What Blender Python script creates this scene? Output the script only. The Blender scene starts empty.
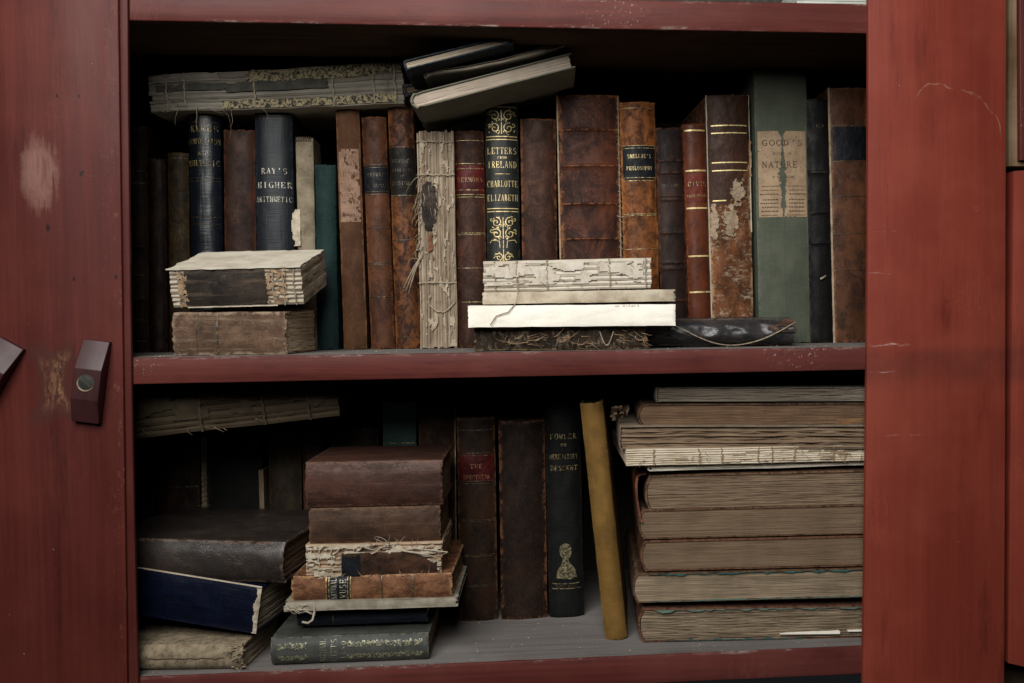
import bpy, math, random
from mathutils import Vector, Matrix, noise
C = bpy.context
SC = C.scene
COL = SC.collection
R = math.radians

# ------------------------------------------------------------------ camera, world, lamps, exposure
CAM = Vector((0.33582, -0.85614, 0.03073)); YAW, PITCH, ROLL, F = 0.07836, 0.02738, -0.00879, 1000.0
PPX = 618.0     # the photograph is a crop: its optical axis lies right of the middle
def cam_axes():
    fw = Vector((math.sin(YAW)*math.cos(PITCH), math.cos(YAW)*math.cos(PITCH), -math.sin(PITCH)))
    rt = Vector((math.cos(YAW), -math.sin(YAW), 0)); up = rt.cross(fw)
    c, s = math.cos(ROLL), math.sin(ROLL)
    return rt*c+up*s, -rt*s+up*c, fw
RT, UP, FW = cam_axes()
cd = bpy.data.cameras.new('camera'); cam = bpy.data.objects.new('camera', cd); COL.objects.link(cam)
cd.sensor_width = 36; cd.lens = 36*F/1024; cd.shift_x = -(PPX-512)/1024; cd.clip_start = .01; cd.clip_end = 50
cam.matrix_world = Matrix(((RT.x, UP.x, -FW.x, CAM.x), (RT.y, UP.y, -FW.y, CAM.y), (RT.z, UP.z, -FW.z, CAM.z), (0, 0, 0, 1)))
SC.camera = cam
w = bpy.data.worlds.new('World'); SC.world = w; w.use_nodes = True
w.node_tree.nodes['Background'].inputs[0].default_value = (.8, .88, 1, 1)
w.node_tree.nodes['Background'].inputs[1].default_value = .009
def area(name, loc, target, sx, sy, power, col):
    l = bpy.data.lights.new(name, 'AREA'); l.shape = 'RECTANGLE'; l.size = sx; l.size_y = sy; l.energy = power; l.color = col
    o = bpy.data.objects.new(name, l); COL.objects.link(o); o.location = loc
    o.rotation_euler = (Vector(target)-Vector(loc)).to_track_quat('-Z', 'Y').to_euler()
    return o
area('window_light', (.06, -.96, .72), (.38, .05, .18), .85, .85, 11.6, (1.0, .985, .95)).data.spread = R(118)
SC.view_settings.view_transform = 'Standard'; SC.view_settings.look = 'None'
SC.view_settings.exposure = 0; SC.view_settings.gamma = 1

def P(px, py, Y):
    """world point seen at photo pixel (px,py) on the plane y=Y (design measurements)"""
    d = FW + RT*((px-PPX)/F) - UP*((py-341.5)/F)
    return CAM + d*((Y-CAM.y)/d.y)

Z_TOP = .27416; Z_MID_B = -.02214; Z_BOT = -.26526; W = .62

# ------------------------------------------------------------------ mesh helpers
def link(name, verts, faces, mat, parent=None, smooth=40, attrs=None, mats=None, fm=None):
    me = bpy.data.meshes.new(name); me.from_pydata([tuple(v) for v in verts], [], faces)
    me.materials.append(mat)
    for m in (mats or []): me.materials.append(m)
    if fm: me.polygons.foreach_set('material_index', fm)
    if smooth:
        me.polygons.foreach_set('use_smooth', [True]*len(me.polygons))
        try: me.set_sharp_from_angle(angle=R(smooth))
        except Exception: pass
    if attrs is not None:
        a = me.attributes.new('wear', 'FLOAT', 'POINT'); a.data.foreach_set('value', attrs)
    me.update()
    o = bpy.data.objects.new(name, me); COL.objects.link(o)
    if parent: o.parent = parent
    return o
class MB:
    def __init__(s): s.v = []; s.f = []
    def add(s, v, f):
        n = len(s.v); s.v += [tuple(p) for p in v]; s.f += [tuple(i+n for i in q) for q in f]
    def tube(s, pts, r, n=5, taper=False, flat=1.0):
        pts = [Vector(p) for p in pts]; V = []; Fc = []
        for i, p in enumerate(pts):
            t = (pts[min(i+1, len(pts)-1)]-pts[max(i-1, 0)])
            t = t.normalized() if t.length > 0 else Vector((1, 0, 0))
            a = t.cross(Vector((0.13, 1, 0.21))); a = a.normalized() if a.length > 1e-6 else Vector((1, 0, 0)); b = t.cross(a)
            rr = r(i/(len(pts)-1)) if callable(r) else r*((1-.85*i/(len(pts)-1)) if taper else 1)
            for k in range(n):
                an = 2*math.pi*k/n; V.append(p+a*math.cos(an)*rr+b*math.sin(an)*rr*flat)
        for i in range(len(pts)-1):
            for k in range(n):
                Fc.append((i*n+k, i*n+(k+1) % n, (i+1)*n+(k+1) % n, (i+1)*n+k))
        Fc.append(tuple(range(n))[::-1]); Fc.append(tuple((len(pts)-1)*n+k for k in range(n)))
        s.add(V, Fc)
    def build(s, name, mat, parent=None, smooth=40): return link(name, s.v, s.f, mat, parent, smooth)
def fbm(x, y, z=0., o=3):
    return noise.fractal(Vector((x, y, z)), .6, 2.1, o)
def nz1(x, y, z=0.): return noise.noise(Vector((x, y, z)))

def tag(o, label, cat, group=None, kind=None):
    if label: o['label'] = label
    if cat: o['category'] = cat
    if group: o['group'] = group
    if kind: o['kind'] = kind
    return o
def empty(name, label, cat, mat4, group=None):
    o = bpy.data.objects.new(name, None); COL.objects.link(o); o.empty_display_size = .02
    o.matrix_world = mat4
    return tag(o, label, cat, group)

# ------------------------------------------------------------------ node helpers
class NT:
    def __init__(s, name):
        s.m = bpy.data.materials.new(name); s.m.use_nodes = True; s.t = s.m.node_tree
        s.b = s.t.nodes['Principled BSDF']; s.tc = s.t.nodes.new('ShaderNodeTexCoord')
    def n(s, ty, **k):
        x = s.t.nodes.new(ty)
        for a, b in k.items(): setattr(x, a, b)
        return x
    def l(s, a, b): s.t.links.new(a, b)
    def coord(s, scale=(1, 1, 1), off=(0, 0, 0), src='Object'):
        m = s.n('ShaderNodeMapping'); s.l(s.tc.outputs[src], m.inputs[0])
        m.inputs['Scale'].default_value = scale; m.inputs['Location'].default_value = off
        return m.outputs[0]
    def noise(s, vec, scale, detail=4, rough=.6, dist=0):
        x = s.n('ShaderNodeTexNoise'); s.l(vec, x.inputs['Vector'])
        x.inputs['Scale'].default_value = scale; x.inputs['Detail'].default_value = detail
        x.inputs['Roughness'].default_value = rough; x.inputs['Distortion'].default_value = dist
        return x.outputs['Fac']
    def vor(s, vec, scale, feature='F1', out='Distance', rnd=1):
        x = s.n('ShaderNodeTexVoronoi', feature=feature); s.l(vec, x.inputs['Vector']); x.inputs['Scale'].default_value = scale
        x.inputs['Randomness'].default_value = rnd
        return x.outputs[out]
    def mr(s, v, a, b, c=0, d=1):
        x = s.n('ShaderNodeMapRange'); s.put(v, x.inputs[0]); x.interpolation_type = 'SMOOTHSTEP'
        for i, q in enumerate((a, b, c, d)): x.inputs[i+1].default_value = q
        return x.outputs[0]
    def put(s, v, inp):
        if isinstance(v, (int, float)): inp.default_value = v
        elif isinstance(v, tuple): inp.default_value = v if len(v) == 4 or inp.type == 'VECTOR' else (*v, 1)
        else: s.l(v, inp)
    def mix(s, f, a, b):
        x = s.n('ShaderNodeMix', data_type='RGBA'); s.put(f, x.inputs[0]); s.put(a, x.inputs[6]); s.put(b, x.inputs[7]); return x.outputs[2]
    def math(s, op, a, b=0):
        x = s.n('ShaderNodeMath', operation=op); s.put(a, x.inputs[0]); s.put(b, x.inputs[1]); return x.outputs[0]
    def sep(s, vec):
        x = s.n('ShaderNodeSeparateXYZ'); s.l(vec, x.inputs[0]); return x.outputs
    def attr(s, name='wear'):
        x = s.n('ShaderNodeAttribute', attribute_name=name); return x.outputs['Fac']
    def bump(s, h, strength=.3, dist=.001):
        x = s.n('ShaderNodeBump'); s.put(h, x.inputs['Height']); x.inputs['Strength'].default_value = strength; x.inputs['Distance'].default_value = dist
        return x.outputs[0]
    def done(s, col, rough=.7, nrm=None, spec=.3, metal=0):
        s.put(col, s.b.inputs['Base Color']); s.put(rough, s.b.inputs['Roughness']); s.b.inputs['Specular IOR Level'].default_value = spec
        s.put(metal, s.b.inputs['Metallic'])
        if nrm is not None: s.l(nrm, s.b.inputs['Normal'])
        return s.m
RS = random.Random(7)
def roff(): return (RS.uniform(-9, 9), RS.uniform(-9, 9), RS.uniform(-9, 9))

def leather(name, base, dark, light, wear=.5, mott=(.38, .62), scale=60, rough=.55, streak=0., spec=.16, fibre=0.):
    s = NT(name); o = roff(); base = (base[0]*.95, base[1]*.80, base[2]*.68); dark = (dark[0]*.62, dark[1]*.55, dark[2]*.50); light = (light[0]*.80, light[1]*.68, light[2]*.58)
    v = s.coord((1, 1, .7), o); vs = s.coord((1, 1, .07), o); vh = s.coord((.3, 1, 3.5), o)
    scale *= RS.uniform(.65, 1.7); tilt_ = RS.uniform(-.03, .03); mott = (mott[0]+tilt_, mott[1]+tilt_)
    n1 = s.noise(v, scale, 8, .74, RS.uniform(0, .8)); n2 = s.noise(v, 700, 3, .6); n3 = s.noise(v, scale*.35, 4, .6, .4); ns = s.noise(vs, 260, 5, .7)
    col = s.mix(s.mr(n1, mott[0], mott[1]), dark, base)
    col = s.mix(s.mr(n3, .35, .68, 0, .55), col, tuple(c*.45 for c in dark))
    if streak: col = s.mix(s.mr(ns, .5, .72, 0, streak), col, light)
    ck = s.mr(s.vor(s.coord((1, 1, RS.uniform(.35, .8)), o), RS.uniform(260, 520), 'DISTANCE_TO_EDGE'), .09, .0); ck = s.math('MULTIPLY', ck, s.mr(s.noise(v, 45, 4, .6), .42, .62))
    col = s.mix(s.math('MULTIPLY', ck, .55), col, tuple(c*.35 for c in dark))
    pit = s.mr(s.noise(v, 520, 3, .8), .60, .70); col = s.mix(s.math('MULTIPLY', pit, .35*wear+.1), col, light)
    # small scuffs
    n4 = s.noise(v, scale*4.5, 5, .75)
    col = s.mix(s.mr(n4, .60, .72, 0, .55*wear), col, light)
    w_ = s.math('MULTIPLY', s.attr(), s.mr(s.noise(v, 190, 6, .7), .32, .62))
    col = s.mix(s.mr(w_, .25, .75, 0, min(1, wear*1.4)), col, light)
    if fibre:
        nf = s.noise(s.coord((.7, 1, 1.4), o), 190, 7, .8, .6); nb = s.noise(v, 60, 4, .6)
        col = s.mix(s.math('MULTIPLY', s.mr(nf, .5, .62), s.mr(nb, .38, .6, 0, fibre)), col, (.36, .28, .20))
    h = s.math('ADD', s.math('MULTIPLY', n1, .6), s.math('ADD', s.math('MULTIPLY', n2, .35), s.math('SUBTRACT', s.math('MULTIPLY', ns, .3), s.math('MULTIPLY', ck, .35))))
    return s.done(col, s.mr(n1, .3, .7, rough+.15, rough-.1), s.bump(h, .55, .0006), spec)

def cloth(name, base, dark, light, wear=.4, rough=.7, spec=.12):
    s = NT(name); o = roff(); v = s.coord((1, 1, 1), o); vs = s.coord((1, 1, .1), o)
    n1 = s.noise(v, 40, 6, .6); n2 = s.noise(v, 900, 2, .5); wv = s.noise(vs, 300, 4, .7)
    col = s.mix(s.mr(n1, .3, .7), dark, base)
    col = s.mix(s.mr(wv, .52, .8, 0, .35*wear), col, light)
    w_ = s.math('MULTIPLY', s.attr(), s.mr(s.noise(v, 240, 6, .7), .35, .6))
    col = s.mix(s.mr(w_, .3, .8, 0, min(1, 1.2*wear)), col, light)
    wz = s.noise(s.coord((.06, 1, 1), o), 620, 2, .6); wx = s.noise(s.coord((1, 1, .06), o), 620, 2, .6); wea = s.math('ADD', wz, wx)
    col = s.mix(s.mr(wea, .85, 1.2, 0, .14), col, light); col = s.mix(s.mr(s.noise(v, 16, 5, .7), .5, .75, 0, .45), col, tuple(c*.6 for c in dark))
    h = s.math('ADD', wea, s.math('MULTIPLY', wv, .6))
    return s.done(col, rough, s.bump(h, .4, .0005), spec)

def paper(name, base, dark, line=.5, fine=1500, spots=.3, brown=(.16, .10, .055), coarse=.9):
    """leaf edges: thin lines across the thickness (local X)"""
    s = NT(name); o = roff(); v = s.coord((1, 1, 1), o); vx = s.coord((1, .004, .004), o); vm = s.coord((1, .006, .006), o)
    l1 = s.noise(vx, fine, 3, .7); l2 = s.noise(vm, fine*.3, 4, .65); n1 = s.noise(v, 30, 5, .6); n2 = s.noise(v, 260, 5, .7)
    col = s.mix(s.mr(n1, .35, .7), base, tuple(a*.6+b*.4 for a, b in zip(base, dark)))
    col = s.mix(s.mr(l1, .42, .66, 0, line), col, dark)
    col = s.mix(s.mr(l2, .5, .7, 0, line*coarse), col, dark)
    col = s.mix(s.mr(n2, .56, .72, 0, spots), col, brown)
    h = s.math('ADD', l1, s.math('MULTIPLY', l2, 1.2*coarse))
    return s.done(col, .92, s.bump(h, .4, .0006), .1)

def sheet(name, base, dark, spots=.2, scale=40, fib=.2):
    s = NT(name); o = roff(); v = s.coord((1, 1, 1), o)
    n1 = s.noise(v, scale, 6, .65); n2 = s.noise(v, 300, 5, .7); n3 = s.noise(v, 1200, 2, .5)
    col = s.mix(s.mr(n1, .35, .68, 0, .8), base, dark)
    col = s.mix(s.mr(n2, .55, .72, 0, spots), col, tuple(c*.4 for c in dark))
    return s.done(col, .9, s.bump(s.math('ADD', n3, n2), .35, .0006), .12)

def wood(name, base, dark, light, axis='Z', rough=.42, rubbed=0., specks=.0, spec=.13, marks=None, grain=1.0, bmp=.35):
    s = NT(name); o = roff()
    sc = {'Z': (1, 1, .03), 'X': (.03, 1, 1)}[axis]; sc2 = {'Z': (1, 1, .12), 'X': (.12, 1, 1)}[axis]
    v = s.coord((1, 1, 1), o); g = s.coord(sc, o); g2 = s.coord(sc2, o)
    a = s.noise(g, 170, 6, .65, .1); b = s.noise(g2, 22, 5, .6, .3); c = s.noise(v, 9, 4, .6); d = s.noise(v, 900, 2, .5)
    col = s.mix(s.mr(a, .3, .7, 0, .75*grain), base, dark)
    col = s.mix(s.mr(b, .4, .68, 0, .5), col, dark)
    col = s.mix(s.mr(c, .4, .7, 0, .35), col, light)
    col = s.mix(s.mr(s.noise(v, 420, 4, .75), .6, .74, 0, .35), col, light)
    if specks:
        sp = s.mr(s.vor(v, 75), .035, .02); sp = s.math('MULTIPLY', sp, s.mr(s.noise(v, 14, 3), .5, .62, 0, specks))
        col = s.mix(sp, col, (.5, .42, .38))
    sc3 = s.coord((1, 1, .25), (o[0]+3, o[1], o[2])); e = s.noise(sc3, 60, 7, .8, 2.2)
    scr = s.math('MULTIPLY', s.mr(s.math('ABSOLUTE', s.math('SUBTRACT', e, .5)), .006, .0015), s.mr(s.noise(v, 11, 2), .58, .68, 0, .15+rubbed*.5))
    col = s.mix(scr, col, tuple(min(1, q*2.2+.05) for q in light))
    chip = s.math('MULTIPLY', s.mr(s.noise(s.coord(sc2, (o[0], 5, 2)), 150, 7, .85), .66, .70), s.mr(s.noise(v, 26, 3), .48, .60)); col = s.mix(s.math('MULTIPLY', chip, .55 if grain else 0), col, tuple(min(1, q*1.5+.02) for q in light))
    grime = s.mr(s.noise(s.coord(sc2, (1, o[1], 4)), 40, 6, .75), .54, .72, 0, .55); col = s.mix(grime, col, tuple(q*.45 for q in dark))
    if marks: col = marks(s, col)
    h = s.math('ADD', s.math('MULTIPLY', a, .8), s.math('ADD', s.math('MULTIPLY', b, .4), s.math('MULTIPLY', d, .25)))
    return s.done(col, s.mr(b, .3, .7, rough+.12, rough-.05), s.bump(h, bmp, .0008), spec)

def gilt(name, col=(.52, .40, .17), under=(.03, .022, .012), rub=.5, metal=.35):
    s = NT(name); v = s.coord((1, 1, 1), roff()); n_ = s.noise(v, 420, 5, .75)
    m = s.mr(n_, rub-.10, rub+.08)
    return s.done(s.mix(m, col, under), .45, None, .5, s.math('MULTIPLY', s.math('SUBTRACT', 1, m), metal))

# ------------------------------------------------------------------ book geometry (local: x thickness, y depth from the spine, z height)
def sy(u, bulge): return bulge*min(1, abs(u))**2.6
def spine_relief(x, z, u, H, sd, warp, bands, bandh):
    k = max(0, 1-abs(u)**4); e = min(z, H-z)
    y = fbm(x*70+sd, z*60, sd, 3)*.0006*k + warp*nz1(sd, z*9, 1)*k
    for bz in bands: y -= bandh*math.exp(-((z-bz)/.0015)**2)*(1-abs(u)**6)
    return y+.0011*math.exp(-e/.0015)*k          # the head and tail caps roll in
def cover_mesh(T, D, H, bulge=.004, b=.0024, bands=(), bandh=.0013, rag=.0007, groove=.0009, nz=46, seed=0, warp=.0006, ns=17, pinch=0., boards=True, bent=0.):
    rnd = random.Random(seed); sd = seed*3.17
    path = []  # (x,y,u or None,side)
    ysd = [D, D*.75, D*.5, D*.3, D*.15, .013, .0095, .0075, .0058] if boards else [.006]
    for y in ysd:
        gx = groove*math.exp(-((y-.0080)/.0016)**2) if boards else 0
        path.append((-T/2+gx, max(y, bulge+.0012), None))
    for i in range(ns):
        u = -1+2*i/(ns-1); path.append((u*(T/2-.0002), sy(u, bulge), u))
    for y in reversed(ysd):
        gx = groove*math.exp(-((y-.0080)/.0016)**2) if boards else 0
        path.append((T/2-gx, max(y, bulge+.0012), None))
    V, Fc, A = [], [], []; n = len(path)
    zs = []
    for i in range(nz+1):
        t = i/nz; zs.append(t*H)
    for k in (0.0015, .003, .0045): zs += [k, H-k]
    for bz in bands: zs += [bz-.0024, bz-.0012, bz, bz+.0012, bz+.0024]
    zs = sorted(set(round(z, 6) for z in zs if 0 <= z <= H))
    for z in zs:
        e = min(z, H-z)
        for layer in (0, 1):
            for (x, y, u) in path:
                dz = 0
                q = fbm(x*70+sd, z*60, sd, 3)
                if layer == 0: xx, yy = x, y
                else:
                    xx = x*(T/2-b)/(T/2); yy = y + (b*.8 if u is not None else 0)
                if u is not None:
                    yy += spine_relief(x, z, u, H, sd, warp, bands, bandh)
                    dz = (-1 if z > H/2 else 1)*abs(fbm(x*260+sd, sd, z > H/2, 3))*rag*2.2*math.exp(-e/.001)
                    yy += pinch*math.exp(-((z-H/2)/(H*.3))**2)*0
                else:
                    xx += warp*.6*nz1(y*14+sd, z*12, sd+4)*(1 if x > 0 else 1)
                    r_ = .0014
                    if e < r_ and layer == 0: xx -= (1 if x > 0 else -1)*(r_-e)*.4
                    dz = (-1 if z > H/2 else 1)*abs(nz1(y*90+sd, x, sd))*rag*.7*math.exp(-e/.001)
                xx += q*.0003
                V.append((xx, yy, z+dz))
                h = 0
                if u is not None: h = math.exp(-((abs(u)-1)/.16)**2)
                elif y < .012: h = .55
                h = max(h, math.exp(-e/.0035)*1.0, .25 if u is None else 0)
                for bz in bands: h = max(h, .75*math.exp(-((z-bz)/.0012)**2) if u is not None else 0)
                A.append(h)
    m = 2*n
    for i in range(len(zs)-1):
        for j in range(n-1):
            a = i*m+j; Fc.append((a, a+1, a+1+m, a+m))
            a = i*m+n+j; Fc.append((a+1, a, a+m, a+m+1))
        a = i*m; Fc.append((a+n, a, a+m, a+n+m))
        a = i*m+n-1; Fc.append((a, a+n, a+n+m, a+m))
    for i, s_ in ((0, 1), (len(zs)-1, -1)):
        for j in range(n-1):
            q = (i*m+j, i*m+n+j, i*m+n+j+1, i*m+j+1); Fc.append(q if s_ == 1 else q[::-1])
    return V, Fc, A

def leaves_mesh(T, D, H, K, bulge=.003, yj=.0003, zj=.0004, seed=0, nz=16, ny=3, z0=0., y0=0., wavy=.0003, fan=0., dj=.0006, foldr=.7, gap=.06):
    """a block of K gatherings, each a folded section of its own with an uneven edge"""
    rnd = random.Random(seed); V, Fc = [], []; sd = seed*1.73
    cuts = [0]
    for k in range(K): cuts.append(cuts[-1]+rnd.uniform(.7, 1.3))
    cuts = [c/cuts[-1]*T-T/2 for c in cuts]
    for k in range(K):
        xa, xb = cuts[k], cuts[k+1]; wd = xb-xa; xa += wd*gap/2; xb -= wd*gap/2; xm = (xa+xb)/2
        u = 2*xm/T; yf = y0+sy(u, bulge)+rnd.uniform(0, yj); Dk = D+rnd.uniform(-dj, dj*.3)
        fr = min(wd*.5*foldr, .0012)
        zb, zt = z0+rnd.uniform(0, zj), z0+H-rnd.uniform(0, zj)
        base = len(V); npt = 2*(ny+1)+1
        for i in range(nz+1):
            t = i/nz; ring = []
            for side, xx in ((0, xa), (1, xb)):
                L = []
                for j in range(ny+1):
                    y = Dk+(yf+fr-Dk)*j/ny
                    L.append((xx, y))
                ring.append(L)
            pts = ring[0]+[(xm, yf)]+ring[1][::-1]
            for (x, y) in pts:
                z = zb+(zt-zb)*t
                end = max(math.exp(-t*nz*.9), math.exp(-(1-t)*nz*.9))
                yy = y+yj*1.4*fbm(k*.83+sd, z*110, 2., 2)*math.exp(-(y-yf)/.004)
                f_ = (y-y0)/max(D, 1e-4)
                xx = x*(1+fan*f_)+wavy*(nz1(sd, z*16, y*22)+.5*nz1(k*.37+sd, z*45, y*40))
                zz = z+zj*end*nz1(k*.91+sd, y*55, 5. if t < .5 else 9.)
                V.append((xx, yy, zz))
        for i in range(nz):
            for j in range(npt):
                a = base+i*npt+j; b_ = base+i*npt+(j+1) % npt
                Fc.append((a, a+npt, b_+npt, b_))
        for i, rv in ((0, False), (nz, True)):
            o = base+i*npt
            for j in range(ny):
                q = (o+j, o+j+1, o+npt-2-j, o+npt-1-j); Fc.append(q[::-1] if rv else q)
            q = (o+ny, o+ny+1, o+ny+2); Fc.append(q[::-1] if rv else q)
    return V, Fc

def decal(bk, x0, x1, z0, z1, off=.0003, keep=None, res=.0012, thick=0., seed=0, crumple=0., mb=None):
    nx = max(4, int((x1-x0)/res)); nzz = max(2, int((z1-z0)/res)); V, Fc = [], []
    for i in range(nzz+1):
        for j in range(nx+1):
            x = x0+(x1-x0)*j/nx; z = z0+(z1-z0)*i/nzz
            o = off+crumple*(fbm(x*120+seed, z*120, seed, 3)+.3)
            V.append(bk.at(x, z, max(.0001, o)))
    for i in range(nzz):
        for j in range(nx):
            cx = x0+(x1-x0)*(j+.5)/nx; cz = z0+(z1-z0)*(i+.5)/nzz
            if keep and not keep(cx, cz): continue
            a = i*(nx+1)+j; Fc.append((a, a+1, a+nx+2, a+nx+1))
    mb = mb or MB()
    if thick:   # give the sheet a back and edges where it is torn
        n = len(V); V2 = [(v[0], v[1]+thick, v[2]) for v in V]; ed = {}
        for f in Fc:
            for a, b in zip(f, f[1:]+f[:1]): ed[(a, b)] = 1
        F2 = [tuple(n+i for i in reversed(f)) for f in Fc]
        for (a, b) in list(ed):
            if (b, a) not in ed: F2.append((b, a, a+n, b+n))
        V = V+V2; Fc = Fc+F2
    used = sorted(set(i for f in Fc for i in f)); mp = {q: i for i, q in enumerate(used)}
    mb.add([V[q] for q in used], [tuple(mp[i] for i in f) for f in Fc])
    return mb

# ---- a little engraved-looking serif alphabet drawn with strokes
TH, TN = .17, .085
def arc(cx, cy, rx, ry, a0, a1, w, n=9):
    pts = [(cx+rx*math.cos(R(a0+(a1-a0)*i/n)), cy+ry*math.sin(R(a0+(a1-a0)*i/n))) for i in range(n+1)]
    return [(pts[i][0], pts[i][1], pts[i+1][0], pts[i+1][1], w*(1-.45*abs((pts[i][1]+pts[i+1][1])/2-cy)/max(ry, .01))) for i in range(n)]
def vs_(x, w=TH, y0=0, y1=1, s0=1, s1=1):
    r = [(x, y0, x, y1, w)]
    if s0: r.append((x-.17, y0+.03, x+.17, y0+.03, .07))
    if s1: r.append((x-.17, y1-.03, x+.17, y1-.03, .07))
    return r
FONT = {
 'A': [(.1, 0, .5, 1, TN), (.5, 1, .9, 0, TH), (.25, .34, .72, .34, TN), (-.02, .03, .24, .03, .07), (.74, .03, 1.04, .03, .07)],
 'B': vs_(.2)+arc(.25, .75, .45, .24, -90, 90, TH)+arc(.25, .26, .55, .25, -90, 90, TH),
 'C': arc(.55, .5, .43, .48, 48, 312, TH, 12)+[(.84, .7, .84, .95, TN)],
 'D': vs_(.2)+arc(.25, .5, .62, .48, -90, 90, TH, 11),
 'E': vs_(.2)+[(.2, .96, .85, .96, TN), (.2, .5, .65, .5, TN), (.2, .04, .88, .04, TN), (.85, .78, .85, 1, TN), (.88, 0, .88, .24, TN), (.65, .4, .65, .6, TN)],
 'F': vs_(.2)+[(.2, .96, .85, .96, TN), (.2, .5, .65, .5, TN), (.85, .78, .85, 1, TN)],
 'G': arc(.55, .5, .43, .48, 48, 318, TH, 12)+[(.86, 0.05, .86, .42, TH*.9), (.68, .42, 1, .42, .07)],
 'H': vs_(.2)+vs_(.8)+[(.2, .5, .8, .5, TN)],
 'I': vs_(.5),
 'K': vs_(.2)+[(.25, .4, .85, 1, TN), (.42, .56, .9, 0, TH)],
 'L': vs_(.2)+[(.2, .04, .88, .04, TN), (.88, 0, .88, .28, TN)],
 'M': vs_(.1, TN)+vs_(.9)+[(.1, 1, .5, .12, TH), (.5, .12, .9, 1, TN)],
 'N': vs_(.15, TN)+vs_(.85, TN, s0=0)+[(.15, 1, .85, 0, TH)],
 'O': arc(.5, .5, .43, .48, 0, 360, TH, 16),
 'P': vs_(.2)+arc(.25, .73, .52, .26, -90, 90, TH),
 'R': vs_(.2)+arc(.25, .74, .48, .25, -90, 90, TH)+[(.45, .5, .92, 0, TH)],
 'S': arc(.5, .74, .32, .24, 25, 255, TH*.9)+arc(.5, .26, .36, .25, 95, -150, TH),
 'T': vs_(.5, s1=0)+[(.05, .96, .95, .96, TN), (.05, .76, .05, 1, TN), (.95, .76, .95, 1, TN)],
 'U': vs_(.2, y0=.28, s0=0)+vs_(.8, TN, y0=.28, s0=0)+arc(.5, .3, .3, .28, 180, 360, TN*1.5),
 'V': [(.1, 1, .5, 0, TH), (.5, 0, .9, 1, TN), (-.03, .97, .26, .97, .07), (.76, .97, 1.03, .97, .07)],
 'W': [(.0, 1, .28, 0, TH), (.28, 0, .5, .9, TN), (.5, .9, .74, 0, TH), (.74, 0, 1, 1, TN)],
 'Y': [(.1, 1, .5, .48, TH), (.5, .48, .9, 1, TN)]+vs_(.5, TH, 0, .5, 1, 0),
 'Z': [(.1, .96, .9, .96, TN), (.1, .04, .9, .04, TN), (.88, 1, .12, 0, TH)],
 "'": [(.5, .7, .55, 1, TH)], '.': [(.5, 0, .5, .14, TH)], ',': [(.5, -.1, .55, .12, TH)], ' ': [], '-': [(.2, .45, .8, .45, TN)],
 '1': vs_(.5), '0': arc(.5, .5, .35, .48, 0, 360, TH, 14), '8': arc(.5, .74, .28, .24, 0, 360, TN)+arc(.5, .27, .34, .26, 0, 360, TN), '5': [(.25, .96, .8, .96, TN), (.25, .55, .25, 1, TN)]+arc(.45, .3, .35, .3, 120, -150, TH),
}
def stroke_mb(mb, strokes, mapf, sx, sz, ox, oz, rnd=None, drop=0.):
    for (x0, y0, x1, y1, w_) in strokes:
        if rnd and rnd.random() < drop: continue
        ax, az, bx, bz = ox+x0*sx, oz+y0*sz, ox+x1*sx, oz+y1*sz
        dx, dz = bx-ax, bz-az; L = math.hypot(dx, dz)
        if L < 1e-7: continue
        ww = w_*min(sx*1.1, sz)*.5; nx, nz_ = -dz/L*ww, dx/L*ww
        mb.add([mapf(ax+nx, az+nz_), mapf(ax-nx, az-nz_), mapf(bx-nx, bz-nz_), mapf(bx+nx, bz+nz_)], [(0, 1, 2, 3)])
def text_mb(mb, txt, cx, z, h, width, mapf, seed=0, drop=.0, align=0):
    n = len(txt); adv = width/n; rnd = random.Random(seed)
    for i, ch in enumerate(txt):
        stroke_mb(mb, FONT.get(ch, []), mapf, adv*.78, h, cx-width/2+adv*(i+.11), z, rnd, drop)
def rule_mb(mb, x0, x1, z, h, mapf, n=12):
    for i in range(n):
        a, b = x0+(x1-x0)*i/n, x0+(x1-x0)*(i+1)/n
        mb.add([mapf(a, z-h/2), mapf(b, z-h/2), mapf(b, z+h/2), mapf(a, z+h/2)], [(0, 1, 2, 3)])
def poly_line(mb, pts, w_, mapf):
    for i in range(len(pts)-1):
        (ax, az), (bx, bz) = pts[i], pts[i+1]; dx, dz = bx-ax, bz-az; L = math.hypot(dx, dz)
        if L < 1e-8: continue
        nx, nz_ = -dz/L*w_/2, dx/L*w_/2
        mb.add([mapf(ax+nx, az+nz_), mapf(ax-nx, az-nz_), mapf(bx-nx, bz-nz_), mapf(bx+nx, bz+nz_)], [(0, 1, 2, 3)])
def spiral(cx, cz, r0, r1, a0, turns, n=14, flip=1):
    return [(cx+flip*(r0+(r1-r0)*i/n)*math.cos(a0+turns*2*math.pi*i/n), cz+(r0+(r1-r0)*i/n)*math.sin(a0+turns*2*math.pi*i/n)) for i in range(n+1)]
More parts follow.
